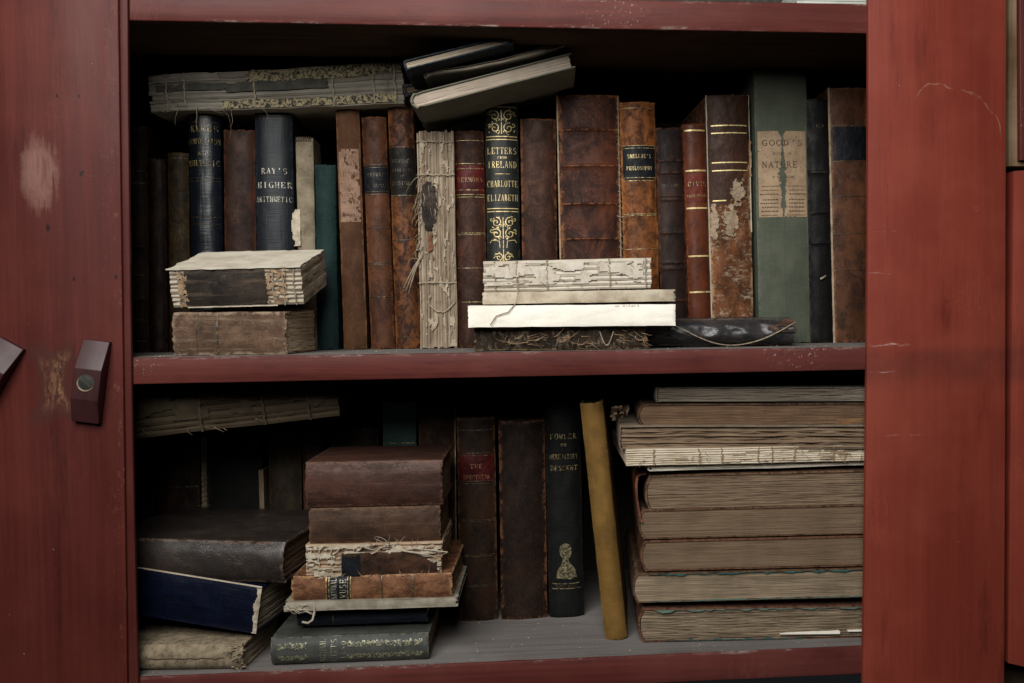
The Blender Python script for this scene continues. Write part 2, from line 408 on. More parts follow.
def scrollwork(mb, cx, cz, w_, h, mapf, lw=.0004, seed=0, rows=2):
    rnd = random.Random(seed)
    for r_ in range(rows):
        zc = cz-h/2+h*(r_+.5)/rows; rr = min(w_*.24, h/rows*.46)
        for fl in (1, -1):
            poly_line(mb, spiral(cx+fl*w_*.24, zc, rr, rr*.12, rnd.uniform(0, 2), 1.4, 16, fl), lw*1.4, mapf)
            poly_line(mb, spiral(cx+fl*w_*.40, zc+rr*.6, rr*.5, .0001, rnd.uniform(2, 4), 1.1, 10, fl), lw, mapf)
            poly_line(mb, spiral(cx+fl*w_*.10, zc-rr*.7, rr*.45, .0001, rnd.uniform(4, 6), 1.0, 9, fl), lw, mapf)
            for q in range(3):
                a = rnd.uniform(0, 6.3); x_ = cx+fl*(w_*.24+rr*1.05*math.cos(a)); z_ = zc+rr*1.05*math.sin(a)
                poly_line(mb, [(x_, z_), (x_+fl*.0009*math.cos(a), z_+.0009*math.sin(a))], lw*2.4, mapf)
        poly_line(mb, [(cx, zc-rr), (cx, zc+rr)], lw*1.5, mapf)

def stand_mat(xb, Y, z, lean=0, yaw=0):
    return Matrix.Translation((xb, Y, z)) @ Matrix.Rotation(yaw, 4, 'Z') @ Matrix.Rotation(lean, 4, 'Y')
def flat_mat(xr, Y, z, roll=0, yaw=0, tilt=0):      # lying, spine to the room, head at left ; origin at the right end of the spine
    B = Matrix(((0, 0, -1, 0), (0, 1, 0, 0), (1, 0, 0, 0), (0, 0, 0, 1)))
    return Matrix.Translation((xr, Y, z)) @ Matrix.Rotation(yaw, 4, 'Z') @ Matrix.Rotation(roll, 4, 'Y') @ Matrix.Rotation(tilt, 4, 'X') @ B
def tail_mat(xl, Y, z, roll=0, yaw=0, tilt=0):      # lying, tail edge to the room, spine at left
    B = Matrix(((0, 1, 0, 0), (0, 0, 1, 0), (1, 0, 0, 0), (0, 0, 0, 1)))
    return Matrix.Translation((xl, Y, z)) @ Matrix.Rotation(yaw, 4, 'Z') @ Matrix.Rotation(roll, 4, 'Y') @ Matrix.Rotation(tilt, 4, 'X') @ B

SEED = [10]
def nseed(): SEED[0] += 1; return SEED[0]
class Book:
    """an old book: root Empty > cover, pages ; at() gives points on its spine"""
    def __init__(s, M, T, D, H, mcover, mpages, label, name='old_book', group=None, bulge=.004, b=.0024, bands=(), bandh=.0013, K=9, sq=.002,
                 rag=.0007, zj=.0003, nz=46, nzl=6, ny=3, groove=.0009, fan=0, wavy=.0002, warp=.0006, foresq=.003, yj=.0002, exposed=False, dj=.0006, cat='book', ns=17):
        s.sd = nseed(); s.T, s.D, s.H, s.bulge, s.warp, s.bands, s.bandh = T, D, H, bulge, warp, bands, bandh; s.exposed = exposed
        s.root = empty(name, label, cat, M, group); s.yj = yj; s.cv = None
        if exposed:
            V, Fc = leaves_mesh(T, D, H, K, bulge, yj, zj, s.sd, nz, ny, 0, 0, wavy=wavy, fan=fan, dj=dj)
            s.pg = link('pages', V, Fc, mpages, s.root, 30)
        else:
            V, Fc, A = cover_mesh(T, D, H, bulge, b, bands, bandh, rag=rag, nz=nz, seed=s.sd, groove=groove, warp=warp, ns=ns)
            s.cv = link('cover', V, Fc, mcover, s.root, 45, A)
            V, Fc = leaves_mesh(T-2*b-.0004, D-foresq, H-2*sq, K, bulge*.8, yj, zj, s.sd, nzl, ny, sq, .0022+b*.3, wavy=wavy, fan=fan)
            s.pg = link('pages', V, Fc, mpages, s.root, 30)
    def at(s, x, z, off=.0004):
        u = 2*x/s.T; y = sy(u, s.bulge)
        if not s.exposed: y += spine_relief(x, z, u, s.H, s.sd*3.17, s.warp, s.bands, s.bandh)
        return (x, y-off, z)
    def mp(s, off=.0005, rot=False):
        if rot: return lambda a, b: s.at(b, a, off)       # text running along the spine
        return lambda a, b: s.at(a, b, off)

# ------------------------------------------------------------------ materials
def lm(name, base, dark, light, **k): return leather(name, base, dark, light, **k)
PG_OLD = paper('pages_brown', (.34, .26, .18), (.10, .065, .04), .7, 1500, .35)
PG_DARK = paper('pages_dark', (.15, .105, .07), (.05, .035, .025), .7, 1500, .3)
PG_CREAM = paper('pages_cream', (.48, .40, .30), (.17, .12, .075), .6, 1400, .3)
SEWN = paper('sewn_folds', (.46, .40, .31), (.17, .12, .08), .45, 700, .35)
SEWN_TAN = paper('sewn_folds_tan', (.42, .30, .20), (.16, .09, .05), .5, 700, .5, (.22, .09, .04))
CORD = sheet('cord_fibre', (.36, .30, .22), (.18, .14, .09), .3, 300)
PALE = sheet('pale_paper', (.90, .86, .76), (.80, .74, .64), .05, 20)
CREAMS = sheet('cream_paper', (.50, .44, .34), (.28, .22, .155), .3, 60)
GLUE = sheet('old_glue', (.36, .25, .15), (.17, .09, .05), .4, 150)
BOARDC = sheet('board_core', (.42, .33, .23), (.20, .14, .09), .35, 120)
GILT = gilt('gilt_worn', rub=.50); GILTF = gilt('gilt_faint', (.30, .22, .10), (.03, .022, .012), .42); GILTB = gilt('gilt_bright', (.72, .56, .26), rub=.60)
GILT_R = gilt('gilt_on_red', (.50, .33, .14), (.13, .03, .02), .48)
INK = sheet('faded_ink', (.06, .045, .035), (.12, .085, .06), .0, 300)
LBL_NAVY = lm('label_navy', (.011, .015, .023), (.007, .009, .014), (.10, .09, .08), wear=.35, rough=.5)
LBL_BLACK = lm('label_black', (.018, .017, .014), (.010, .009, .008), (.12, .08, .05), wear=.4, rough=.5)
LBL_RED = lm('label_red', (.105, .012, .012), (.06, .008, .008), (.22, .07, .05), wear=.35, rough=.5)
LBL_PAPER = sheet('label_paper', (.36, .255, .165), (.24, .165, .10), .55, 70)

# ------------------------------------------------------------------ cabinet (painted wood)
def right_marks(s, col):
    v = s.coord(); x, y, z = s.sep(v); q = lambda px, py: P(px, py, -.002)
    n_ = s.noise(v, 30, 4, .6); zt_, zb_ = q(935, 347).z, q(935, 380).z
    band = s.math('MULTIPLY', s.mr(z, zb_-.012, zb_+.008), s.mr(z, zt_+.004, zt_-.008)); band = s.math('MULTIPLY', band, s.mr(n_, .3, .6, .4, 1))
    col = s.mix(s.math('MULTIPLY', band, .42), col, (.06, .020, .016))
    c = q(945, 150); rz = q(945, 84).z-c.z; rx = q(1003, 150).x-c.x
    wob = s.math('MULTIPLY', s.math('SUBTRACT', s.noise(v, 25, 3, .6), .5), .5)
    r = s.math('SQRT', s.math('ADD', s.math('POWER', s.math('DIVIDE', s.math('SUBTRACT', x, c.x), rx), 2), s.math('POWER', s.math('DIVIDE', s.math('SUBTRACT', z, c.z), rz), 2)))
    r = s.math('ADD', r, wob)
    a = s.mr(s.math('ABSOLUTE', s.math('SUBTRACT', r, 1)), .016, .005); a = s.math('MULTIPLY', a, s.mr(z, c.z+.008, c.z+.02)); a = s.math('MULTIPLY', a, s.mr(s.noise(v, 90, 3), .4, .6)); a = s.math('MULTIPLY', a, s.mr(x, c.x-rx*.9, c.x-rx*.3))
    col = s.mix(s.math('MULTIPLY', a, .35), col, (.4, .24, .17))
    for (px, py, ln, wd, st) in ((890, 345, .020, .0014, .7), (882, 372, .014, .0009, .5), (880, 273, .014, .0007, .4), (885, 232, .012, .0006, .35), (905, 435, .025, .0006, .3)):
        p = q(px, py); zw = s.math('ADD', z, s.math('MULTIPLY', s.math('SUBTRACT', s.noise(v, 60, 3), .5), .006))
        b = s.math('MULTIPLY', s.mr(s.math('ABSOLUTE', s.math('SUBTRACT', zw, p.z)), wd, wd*.2), s.mr(s.math('ABSOLUTE', s.math('SUBTRACT', x, p.x)), ln, ln*.4)); b = s.math('MULTIPLY', b, s.mr(s.noise(s.coord((1, 1, 6)), 120, 4), .42, .6))
        col = s.mix(s.math('MULTIPLY', b, st), col, (.42, .30, .27))
    # loose scatter of paint drips near the upper inner edge
    sp = s.mr(s.vor(v, 130), .06, .03); p = q(905, 100); d_ = s.math('ADD', s.math('POWER', s.math('SUBTRACT', x, p.x), 2), s.math('POWER', s.math('SUBTRACT', z, p.z), 2))
    sp = s.math('MULTIPLY', sp, s.mr(d_, .0016, .0003)); sp = s.math('MULTIPLY', sp, s.mr(s.noise(v, 60, 2), .5, .56))
    return s.mix(s.math('MULTIPLY', sp, .8), col, (.5, .42, .38))
def left_marks(s, col):
    v = s.coord(); x, y, z = s.sep(v); q = lambda px, py: P(px, py, -.003)
    g = s.noise(s.coord((1, 1, .10)), 300, 4, .7); gl = s.noise(v, 60, 4, .7); gm = s.noise(s.coord((1, 1, .3)), 45, 4, .7)
    c = q(39, 172)
    dx = s.math('DIVIDE', s.math('SUBTRACT', x, c.x), .0165); dz = s.math('DIVIDE', s.math('SUBTRACT', z, c.z), .034)
    r = s.math('ADD', s.math('POWER', dx, 2), s.math('POWER', dz, 2)); r = s.math('ADD', r, s.math('ADD', s.math('MULTIPLY', s.math('SUBTRACT', gl, .5), 1.2), s.math('MULTIPLY', s.math('SUBTRACT', g, .5), 2.2)))
    m = s.math('MULTIPLY', s.mr(r, 1.15, .2), s.mr(g, .25, .6, .3, 1))
    col = s.mix(s.math('MULTIPLY', m, .42), col, (.34, .20, .16))
    for (px, py, rad, wd, lx) in ((95, 381, .0285, .0105, 74), (-2, 385, .040, .012, None)):
        c = q(px, py); ex = s.math('SUBTRACT', x, c.x); ez = s.math('MULTIPLY', s.math('SUBTRACT', z, c.z), .8)
        rr = s.math('SQRT', s.math('ADD', s.math('POWER', ex, 2), s.math('POWER', ez, 2)))
        rr = s.math('ADD', rr, s.math('MULTIPLY', s.math('SUBTRACT', s.noise(v, 130, 5, .75), .5), .010))
        m = s.mr(s.math('ABSOLUTE', s.math('SUBTRACT', rr, rad)), wd, wd*.3)
        m = s.math('MULTIPLY', m, s.mr(x, q(78, py).x, q(68, py).x) if lx else s.mr(x, q(14, py).x, q(24, py).x))
        m = s.math('MULTIPLY', m, s.mr(s.math('ABSOLUTE', s.math('SUBTRACT', z, c.z)), .040, .022))
        stz = s.noise(s.coord((1, 1, .35)), 240, 5, .8)
        m2 = s.math('MULTIPLY', s.mr(s.math('ABSOLUTE', s.math('SUBTRACT', rr, rad+.002)), wd*.7, wd*.1), s.math('MULTIPLY', m, s.mr(stz, .44, .60)))
        m2 = s.math('MULTIPLY', m2, s.mr(s.math('ABSOLUTE', s.math('SUBTRACT', z, c.z)), .028, .010))
        col = s.mix(s.math('MULTIPLY', m, .6), col, (.050, .022, .016)); col = s.mix(s.math('MULTIPLY', m2, .85), col, (.30, .16, .075) if lx else (.16, .07, .04))
    ea, eb = q(95, 250).x, q(118, 250).x
    e = s.math('MULTIPLY', s.mr(x, ea, eb), s.mr(s.noise(s.coord((1, 1, .5)), 260, 6, .8), .54, .68)); e = s.math('MULTIPLY', e, s.mr(gm, .45, .6))
    col = s.mix(s.math('MULTIPLY', e, .45), col, (.28, .12, .08))
    for (px, py, k) in ((57, 96, 1), (79, 96, 1), (48, 228, 3), (74, 279, 1.2), (81, 174, 1.6), (116, 277, 1.5), (83, 172, .8)):
        c = q(px, py)
        d_ = s.math('ADD', s.math('POWER', s.math('SUBTRACT', x, c.x), 2), s.math('POWER', s.math('MULTIPLY', s.math('SUBTRACT', z, c.z), .55), 2))
        d_ = s.math('ADD', d_, s.math('MULTIPLY', s.math('SUBTRACT', gl, .5), 1.2e-6))
        col = s.mix(s.mr(d_, 1.3e-6*k, .5e-6*k, 0, .85), col, (.012, .006, .005))
    return col
def shelf_marks(s, col):
    v = s.coord(); x, y, z = s.sep(v); vx = s.coord((.25, 1, 1))
    n_ = s.noise(vx, 150, 6, .8); nb = s.noise(s.coord((.4, 1, 1), (3, 1, 2)), 24, 4, .6)
    for ze in (0, Z_BOT, TOPZ, Z_TOP+.001):
        e = s.mr(s.math('ABSOLUTE', s.math('SUBTRACT', z, ze if ze not in (0, Z_BOT) else s.math('ADD', s.math('MULTIPLY', x, (.0018 if ze == 0 else .0048)/W), ze-(.0018 if ze == 0 else .0048)))), .0032, .0006); e = s.math('MULTIPLY', e, s.math('MULTIPLY', s.mr(n_, .48, .62), s.mr(nb, .40, .62)))
        col = s.mix(s.math('MULTIPLY', e, .8), col, (.30, .24, .21))
    for (px, py, rad) in ((612, 14, .035), (800, 347, .04), (150, 362, .02)):
        p = P(px, py, .003); d_ = s.math('ADD', s.math('POWER', s.math('MULTIPLY', s.math('SUBTRACT', x, p.x), .6), 2), s.math('POWER', s.math('SUBTRACT', z, p.z), 2))
        f = s.math('MULTIPLY', s.mr(d_, rad**2*.4, rad**2*.04), s.mr(s.noise(v, 330, 5, .75), .60, .66)); col = s.mix(s.math('MULTIPLY', f, .75), col, (.42, .36, .34))
    return s.mix(s.mr(s.noise(vx, 60, 5, .7), .55, .75, 0, .55), col, (.045, .014, .012))
TOPZ = P(840, 3.0, .0035).z
RED_L = wood('darkened_red_paint', (.090, .018, .014), (.052, .010, .008), (.14, .032, .022), 'Z', .42, .1, .9, marks=left_marks)  # red darkened: the left stile's lower brightness is put into the colour
RED_R = wood('red_paint', (.195, .033, .020), (.125, .021, .014), (.28, .065, .040), 'Z', .48, .3, 1, marks=right_marks, grain=.6)  # right stile's greater brightness put into a lighter, redder colour
RED_E = wood('bead_paint', (.070, .013, .010), (.045, .009, .008), (.11, .032, .025), 'Z', .4, .1, .2)
RED_S = wood('shelf_paint', (.105, .024, .019), (.055, .013, .011), (.16, .05, .042), 'X', .42, .5, .9, marks=shelf_marks)
GREYTOP = wood('shelf_dusty_top', (.155, .140, .130), (.10, .09, .083), (.22, .205, .195), 'X', .75, .2, .6, .15)
BROWNW = wood('raw_brown_wood', (.060, .034, .018), (.022, .012, .007), (.10, .06, .035), 'X', .75, 0, 0, .1)
BROWNV = wood('raw_brown_side', (.050, .030, .018), (.020, .012, .008), (.09, .055, .03), 'Z', .75, 0, 0, .1)
BACKW = wood('cabinet_back_wood', (.070, .066, .052), (.028, .026, .02), (.11, .10, .08), 'Z', .85, 0, 0, .1)
OCHRE = wood('unpainted_edge', (.13, .075, .032), (.06, .032, .016), (.4, .3, .2), 'Z', .7, .3, 0, .1)

cab = empty('wooden_cabinet', 'old red painted wooden cupboard standing open, holding two shelves of worn books', 'cabinet', Matrix.Translation((W/2, 0, Z_BOT-.06)))
def part(name, mb_or_v, faces, mat, mats=None, fm=None, smooth=40):
    o = link(name, mb_or_v, faces, mat, None, smooth, None, mats, fm); o.parent = cab; o.matrix_parent_inverse = cab.matrix_world.inverted(); return o
def slab(name, quad_front, y0, y1, mat, r=.0012, seg=40, nick=.0004, seed=0, mats=None, topmat=False, top_grey=False, bow=(0, 0)):
    """board with an outline given on the front plane: (xl_top,xr_top,zt, xl_bot,xr_bot,zb), softened uneven arrises"""
    (xlt, xrt, ztl, ztr, xlb, xrb, zbl, zbr) = quad_front
    V, Fc, FM = [], [], []; vert = abs(ztl-zbl) > abs(xrt-xlt)
    prof = [(0, 1), (.3, .3), (1, 0)]
    rings = []
    for i in range(seg+1):
        t = i/seg
        if vert:
            k_ = 1-(2*t-1)**2
            a = (xlt+(xlb-xlt)*t+bow[0]*k_, ztl+(zbl-ztl)*t); b = (xrt+(xrb-xrt)*t+bow[1]*k_, ztr+(zbr-ztr)*t)
        else:
            a = (xlt+(xrt-xlt)*t, ztl+(ztr-ztl)*t); b = (xlb+(xrb-xlb)*t, zbl+(zbr-zbl)*t)
        dx, dz = b[0]-a[0], b[1]-a[1]; L = math.hypot(dx, dz); ux, uz = dx/L, dz/L
        ra = r*(1+.5*nz1(t*23+seed, seed))+max(0, nz1(t*61+seed, 3+seed)-.35)*nick*4; rb = r*(1+.5*nz1(t*19+seed, 7+seed))+max(0, nz1(t*57, 5+seed)-.35)*nick*4
        ring = [(a[0], y1, a[1]), (a[0], y0+ra, a[1]), (a[0]+ux*ra*.3, y0+ra*.3, a[1]+uz*ra*.3), (a[0]+ux*ra, y0, a[1]+uz*ra),
                (b[0]-ux*rb, y0, b[1]-uz*rb), (b[0]-ux*rb*.3, y0+rb*.3, b[1]-uz*rb*.3), (b[0], y0+rb, b[1]), (b[0], y1, b[1])]
        rings.append(ring); V += ring
    for i in range(seg):
        for j in range(8):
            o, p = i*8, (i+1)*8; k = (j+1) % 8
            f = (o+j, o+k, p+k, p+j); Fc.append(f if vert else f)
            FM.append(1 if (top_grey and j == 0) else 2 if (top_grey and j in (6, 7)) else 0)
    Fc.append(tuple(range(8))[::-1]); Fc.append(tuple(seg*8+j for j in range(8))); FM += [0, 0]
    me_o = part(name, V, Fc, mat, mats, FM, 30)
    bm_fix(me_o); return me_o
def bm_fix(o):
    import bmesh
    bm = bmesh.new(); bm.from_mesh(o.data); bmesh.ops.recalc_face_normals(bm, faces=bm.faces); bm.to_mesh(o.data); bm.free()
def PX(px, py, Y=0.): p = P(px, py, Y); return p.x, p.z
def board(name, tl, tr, bl, br, y0, y1, mat, **k):
    a, b, c, d = PX(*tl, y0), PX(*tr, y0), PX(*bl, y0), PX(*br, y0)
    return slab(name, (a[0], b[0], a[1], b[1], c[0], d[0], c[1], d[1]), y0, y1, mat, **k)
# left stile (outer board + bead), right stile, neighbouring boards
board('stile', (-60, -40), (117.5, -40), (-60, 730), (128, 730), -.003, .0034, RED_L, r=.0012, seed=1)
board('bead_moulding', (116.5, -40), (127.6, -40), (126.5, 730), (139.6, 730), .0, .0034, RED_E, r=.0011, seed=2, bow=(0, -.0020))
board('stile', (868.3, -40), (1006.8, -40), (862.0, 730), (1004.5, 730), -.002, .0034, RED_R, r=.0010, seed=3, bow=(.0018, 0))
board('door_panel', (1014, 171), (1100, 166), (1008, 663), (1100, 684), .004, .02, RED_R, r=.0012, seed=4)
board('cross_rail', (1008.5, -40), (1100, -40), (1008.5, 166), (1100, 166), .012, .03, OCHRE, r=.002, seed=5)
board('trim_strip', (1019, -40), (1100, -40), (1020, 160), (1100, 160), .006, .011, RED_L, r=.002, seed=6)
board('side_panel', (1004, -60), (1100, -60), (1004, 740), (1100, 740), .032, .036, BROWNV, r=.001, seed=7)
# shelves
MSL, BSL = .0018, .0048
def zm(x): return -MSL*(1-x/W)
def zf(x): return Z_BOT-BSL*(1-x/W)
def shelf(name, zt, zb, seed, zrt=None, zrb=None):
    zrt = zt if zrt is None else zrt; zrb = zb if zrb is None else zrb
    sl = (zrt-zt)/W; sb = (zrb-zb)/W     # the old boards have sagged a little to the left
    return slab(name, (-.073, W+.078, zt-sl*.073, zrt+sl*.078, -.073, W+.078, zb-sb*.073, zrb+sb*.078), .0035, .30, RED_S, r=.0016, seg=60, nick=.0006, seed=seed, mats=[GREYTOP, BROWNW], top_grey=True)
top_z = P(840, 3.0, .0035).z
shelf('shelf_board', top_z, Z_TOP+.002, 11, top_z, Z_TOP-.0005)
shelf('shelf_board', -MSL, Z_MID_B-.0022, 12, 0, Z_MID_B+.0018)
shelf('shelf_board', Z_BOT-BSL, Z_BOT-BSL-.0245, 13, Z_BOT, Z_BOT-.0255)
zt, zb = .42, Z_BOT-.12
board_v = lambda n_, x0, x1, y0, y1, m, sd: slab(n_, (x0, x1, zt, zt, x0, x1, zb, zb), y0, y1, m, r=.0006, seed=sd)
board_v('side_wall', -.092, -.0735, .004, .31, BROWNV, 21)
board_v('side_wall', W+.0785, W+.097, .004, .31, BROWNV, 22)
board_v('back_panel', -.092, W+.097, .3105, .32, BACKW, 23)
board_v('kick_panel', -.02, W+.02, .06, .07, BROWNV, 24) if False else None
sl = slab('top_cleat', (-.07, W+.07, Z_TOP-.003, Z_TOP-.003, -.07, W+.07, Z_TOP-.018, Z_TOP-.018), .285, .30, BROWNW, r=.002, seed=9)
# wooden plugs over the nails
for (px, py) in ((976, 210), (947, 298), (952, 510), (969, 610)):
    c_ = P(px, py, -.0022); mb = MB(); V = []; n_ = 20
    V = [(c_.x+.0034*math.cos(2*math.pi*k/n_)*(1+.1*nz1(k, px)), -.0024, c_.z+.0034*math.sin(2*math.pi*k/n_)) for k in range(n_)]+[(c_.x+.0038*math.cos(2*math.pi*k/n_), -.0012, c_.z+.0038*math.sin(2*math.pi*k/n_)) for k in range(n_)]
    mb.add(V, [tuple(range(n_))]+[(k, (k+1) % n_, n_+(k+1) % n_, n_+k) for k in range(n_)])
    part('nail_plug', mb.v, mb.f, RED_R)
# turn buttons
BUT = wood('glossy_button_paint', (.045, .013, .014), (.028, .009, .010), (.08, .03, .03), 'Z', .38, .0, .1, .3, bmp=.04)
STEEL = NT('screw_metal'); STEEL = STEEL.done((.05, .05, .045), .45, None, .5, .7)
def turn_button(c, ang, wd, Lb, h):
    import bmesh
    # side profile along the length: slope, flat, slope
    prof = [(Lb/2, .0), (Lb/2, .0045), (Lb*.155, h), (-Lb*.215, h), (-Lb/2, .0065), (-Lb/2, .0)]
    bm = bmesh.new()
    L_ = [bm.verts.new((-wd/2*(1 if i not in (0, 1) else .96), -p[1], p[0])) for i, p in enumerate(prof)]
    R_ = [bm.verts.new((wd/2, -p[1], p[0])) for p in prof]
    n_ = len(prof)
    bm.faces.new(L_); bm.faces.new(R_[::-1])
    for i in range(n_): bm.faces.new((L_[i], R_[i], R_[(i+1) % n_], L_[(i+1) % n_]))
    bmesh.ops.recalc_face_normals(bm, faces=bm.faces)
    bmesh.ops.bevel(bm, geom=bm.edges[:], offset=.0009, segments=3, affect='EDGES', profile=.6)
    me = bpy.data.meshes.new('turn_button'); bm.to_mesh(me); bm.free(); me.materials.append(BUT)
    o = bpy.data.objects.new('turn_button', me); COL.objects.link(o)
    me.polygons.foreach_set('use_smooth', [True]*len(me.polygons)); me.set_sharp_from_angle(angle=R(35))
    o.matrix_world = Matrix.Translation(c) @ Matrix.Rotation(ang, 4, 'Y'); mw = o.matrix_world.copy()
    o.parent = cab; o.matrix_parent_inverse = cab.matrix_world.inverted()
    # screw sunk in a round hole: dark washer ring plus slotted head
    sc = MB(); n_ = 28; rr = .0066; zc = -.0004
    for (r0, r1, y0, y1) in ((rr, rr*.86, -h-.0003, -h-.0003), (rr*.86, rr*.80, -h-.0003, -h+.0004)):
        V = []
        for k in range(n_):
            a = 2*math.pi*k/n_; V += [(r0*math.cos(a), y0, zc+r0*math.sin(a)), (r1*math.cos(a), y1, zc+r1*math.sin(a))]
        sc.add(V, [(2*k, 2*k+1, (2*k+3) % (2*n_), (2*k+2) % (2*n_)) for k in range(n_)])
    hd = MB(); V = [(0, -h-.0010, zc)]
    for k in range(n_):
        a = 2*math.pi*k/n_; V.append((rr*.84*math.cos(a), -h-.0004, zc+rr*.84*math.sin(a)))
    hd.add(V, [(0, 1+(k+1) % n_, 1+k) for k in range(n_)])
    a = R(-35); d = Vector((math.cos(a), 0, math.sin(a)))*rr*.8; e_ = Vector((-math.sin(a), 0, math.cos(a)))*.0006; q = Vector((0, -h-.00115, zc))
    ring = link('screw_hole', sc.v, sc.f, BACKW, o, 30)
    cr = MB(); V = []
    for k in range(17):
        a_ = R(150+190*k/16); w_ = .0009*math.sin(math.pi*k/16)+.00005; V += [(rr*.96*math.cos(a_), -h-.0006, zc+rr*.96*math.sin(a_)), ((rr*.96+w_)*math.cos(a_), -h-.0006, zc+(rr*.96+w_)*math.sin(a_))]
    cr.add(V, [(2*k, 2*k+1, 2*k+3, 2*k+2) for k in range(16)]); link('worn_rim', cr.v, cr.f, BOARDC, o, 0)
    head = link('screw', hd.v, hd.f, STEEL, o, 30)
    sl_ = MB(); sl_.add([q-d-e_, q+d-e_, q+d+e_, q-d+e_], [(0, 1, 2, 3)])
    link('screw_slot', sl_.v, sl_.f, BACKW, o, 0)
    return o
pb = P(93.5, 381, -.003); turn_button(Vector((pb.x, -.003, pb.z)), R(8), .0218, .068, .0135)
pb = P(-6, 378, -.003); turn_button(Vector((pb.x, -.003, pb.z)), R(30), .0218, .066, .0135)

# ------------------------------------------------------------------ upper shelf: standing books
YU = .125
def stand(xtl, xbl, xbr, ytop, mat, label, D=.13, Y=YU, zb=0., pages=None, yawd=2.0, group='books standing on the upper shelf', gap=.0004, cls=Book, ybot=None, **k):
    p0, p1 = P(xbl, 330 if zb == 0 else 600, Y), P(xbr, 330 if zb == 0 else 600, Y)
    zs_ = (zm if zb == 0 else zf)((p0.x+p1.x)/2)+.0001
    T = p1.x-p0.x-gap
    # lean comes from the measured slant of the left edge
    pt = P(xtl, ytop, Y); H = pt.z-zs_
    pbase = P(xbl, 330 if zb == 0 else 600, Y); lean = math.atan2(pt.x-pbase.x, pt.z-pbase.z)
    M = stand_mat((p0.x+p1.x)/2-.0, Y, zs_, lean, R(yawd))
    return cls(M, T, D, H, mat, pages or PG_DARK, label, group=group, **k)
def link_w(mb, name, mat, root): return mb.build(name, mat, root, 0)
def tooling(bk, rules, mat=None, texts=(), name='gilt_tooling', off=.0005, frac=.47):
    m = bk.mp(off); T = bk.T
    for (z, h) in rules:
        mb = MB(); rule_mb(mb, -T*frac, T*frac, z, h, m); link_w(mb, 'gilt_rule', mat or GILT, bk.root)
def lettering(bk, lines, mat=None, off=.0007, drop=0, parent=None, rot=False, name='lettering'):
    mb = MB(); m = bk.mp(off, rot)
    for (txt, c, z, h, wd) in lines: text_mb(mb, txt, c, z, h, wd, m, nseed(), drop)
    return mb.build(name, mat or GILT, parent or bk.root, 0)
def label_patch(bk, z0, z1, mat, fx=.485, off=.0003, keep=None, name='title_label', **k):
    return decal(bk, -bk.T*fx, bk.T*fx, z0, z1, off, keep, **k).build(name, mat, bk.root, 60)
def zpx(bk, px, py, Y=YU):      # height above the book's base of a pixel row
    return P(px, py, Y).z-bk.root.location.z

b = stand(126, 128, 147.5, 125, lm('brown_a', (.030, .018, .010), (.012, .008, .005), (.09, .05, .03), wear=.3), 'dark brown book with faint gilt lines, leftmost standing on the upper shelf', bands=(.05, .10))
tooling(b, [(zpx(b, 138, y), .0005) for y in (171, 183, 275, 320, 341)], GILTF)
lettering(b, [('SERMONS', 0, zpx(b, 138, 184), .002, .013)], GILTF)
b = stand(147, 149, 166, 158, lm('brown_b', (.028, .016, .012), (.012, .008, .006), (.07, .04, .03), wear=.3), 'plain dark brown book second from the left on the upper shelf, shorter than its neighbours')
b = stand(166, 168, 189, 152, lm('olive_c', (.050, .036, .016), (.020, .015, .008), (.10, .08, .04), wear=.3), 'narrow olive brown book with thin gilt rules beside the tall navy rhetoric book')
tooling(b, [(zpx(b, 178, y), .0004) for y in (158, 193, 195, 231, 233)], GILTF)
b = stand(186, 190, 222, 110, cloth('navy_d', (.003, .005, .009), (.002, .003, .005), (.012, .018, .030), .5, .36, .5), 'tall glossy navy book lettered COMPOSITION AND RHETORIC under the long torn volume', bulge=.007)
tooling(b, [(zpx(b, 204, y), .0004) for y in (117, 122, 178, 181, 217, 224)], GILTF)
lettering(b, [('KERUS', .001, zpx(b, 205, 132), .0062, .026)], GILT, drop=.2); lettering(b, [('COMPOSITION', 0, zpx(b, 205, 144), .0052, .030)], GILT, drop=.1)
lettering(b, [('AND', 0, zpx(b, 205, 155), .0032, .010), ('RHETORIC', .0, zpx(b, 205, 166), .0055, .029)], GILT, drop=.05)
b = stand(222, 224, 256, 129, lm('brown_e', (.045, .020, .013), (.020, .010, .008), (.12, .05, .025), wear=.3), 'plain dark reddish brown book between the two navy books')
b = stand(253, 256, 294, 112, cloth('navy_f', (.004, .006, .010), (.002, .004, .006), (.016, .021, .030), .6, .55, .4), "navy cloth book lettered RAY'S HIGHER ARITHMETIC in pale capitals", bulge=.006)
tooling(b, [(zpx(b, 272, y), .0004) for y in (115.5, 118.5)], GILTF)
PALEINK = gilt('pale_lettering', (.55, .52, .42), (.05, .06, .07), .55, .1)
lettering(b, [("RAY'S", .001, zpx(b, 274, 174), .0055, .025), ('HIGHER', .001, zpx(b, 274, 188), .0056, .033), ('ARITHMETIC', .0, zpx(b, 274, 202), .0052, .034)], PALEINK, drop=.08)
VEL = sheet('worn_vellum', (.24, .20, .14), (.11, .085, .055), .6, 70)
b = stand(295, 299, 317, 137, VEL, 'slim pale book with a torn vellum spine beside the navy arithmetic book', bulge=.002, rag=.0016, D=.04)
mb = MB()
for q in range(9): mb.tube([b.at(-b.T*.45+b.T*.1*q, b.H-.004, .0012), b.at(-b.T*.45+b.T*.1*q, b.H+.0002, .0006)], .0005)
mb.build('headband', INK, b.root)
mb = MB(); rr = random.Random(3)
decal(b, -b.T*.5-.006, -b.T*.30, .100, .135, .0012, lambda x, z: x > -b.T*.5-.0055+.004*abs(nz1(z*130, 2))+abs(z-.118)*.12, .0009, .0004, 3, .0014, mb)
mb.build('torn_flap', CREAMS, b.root)
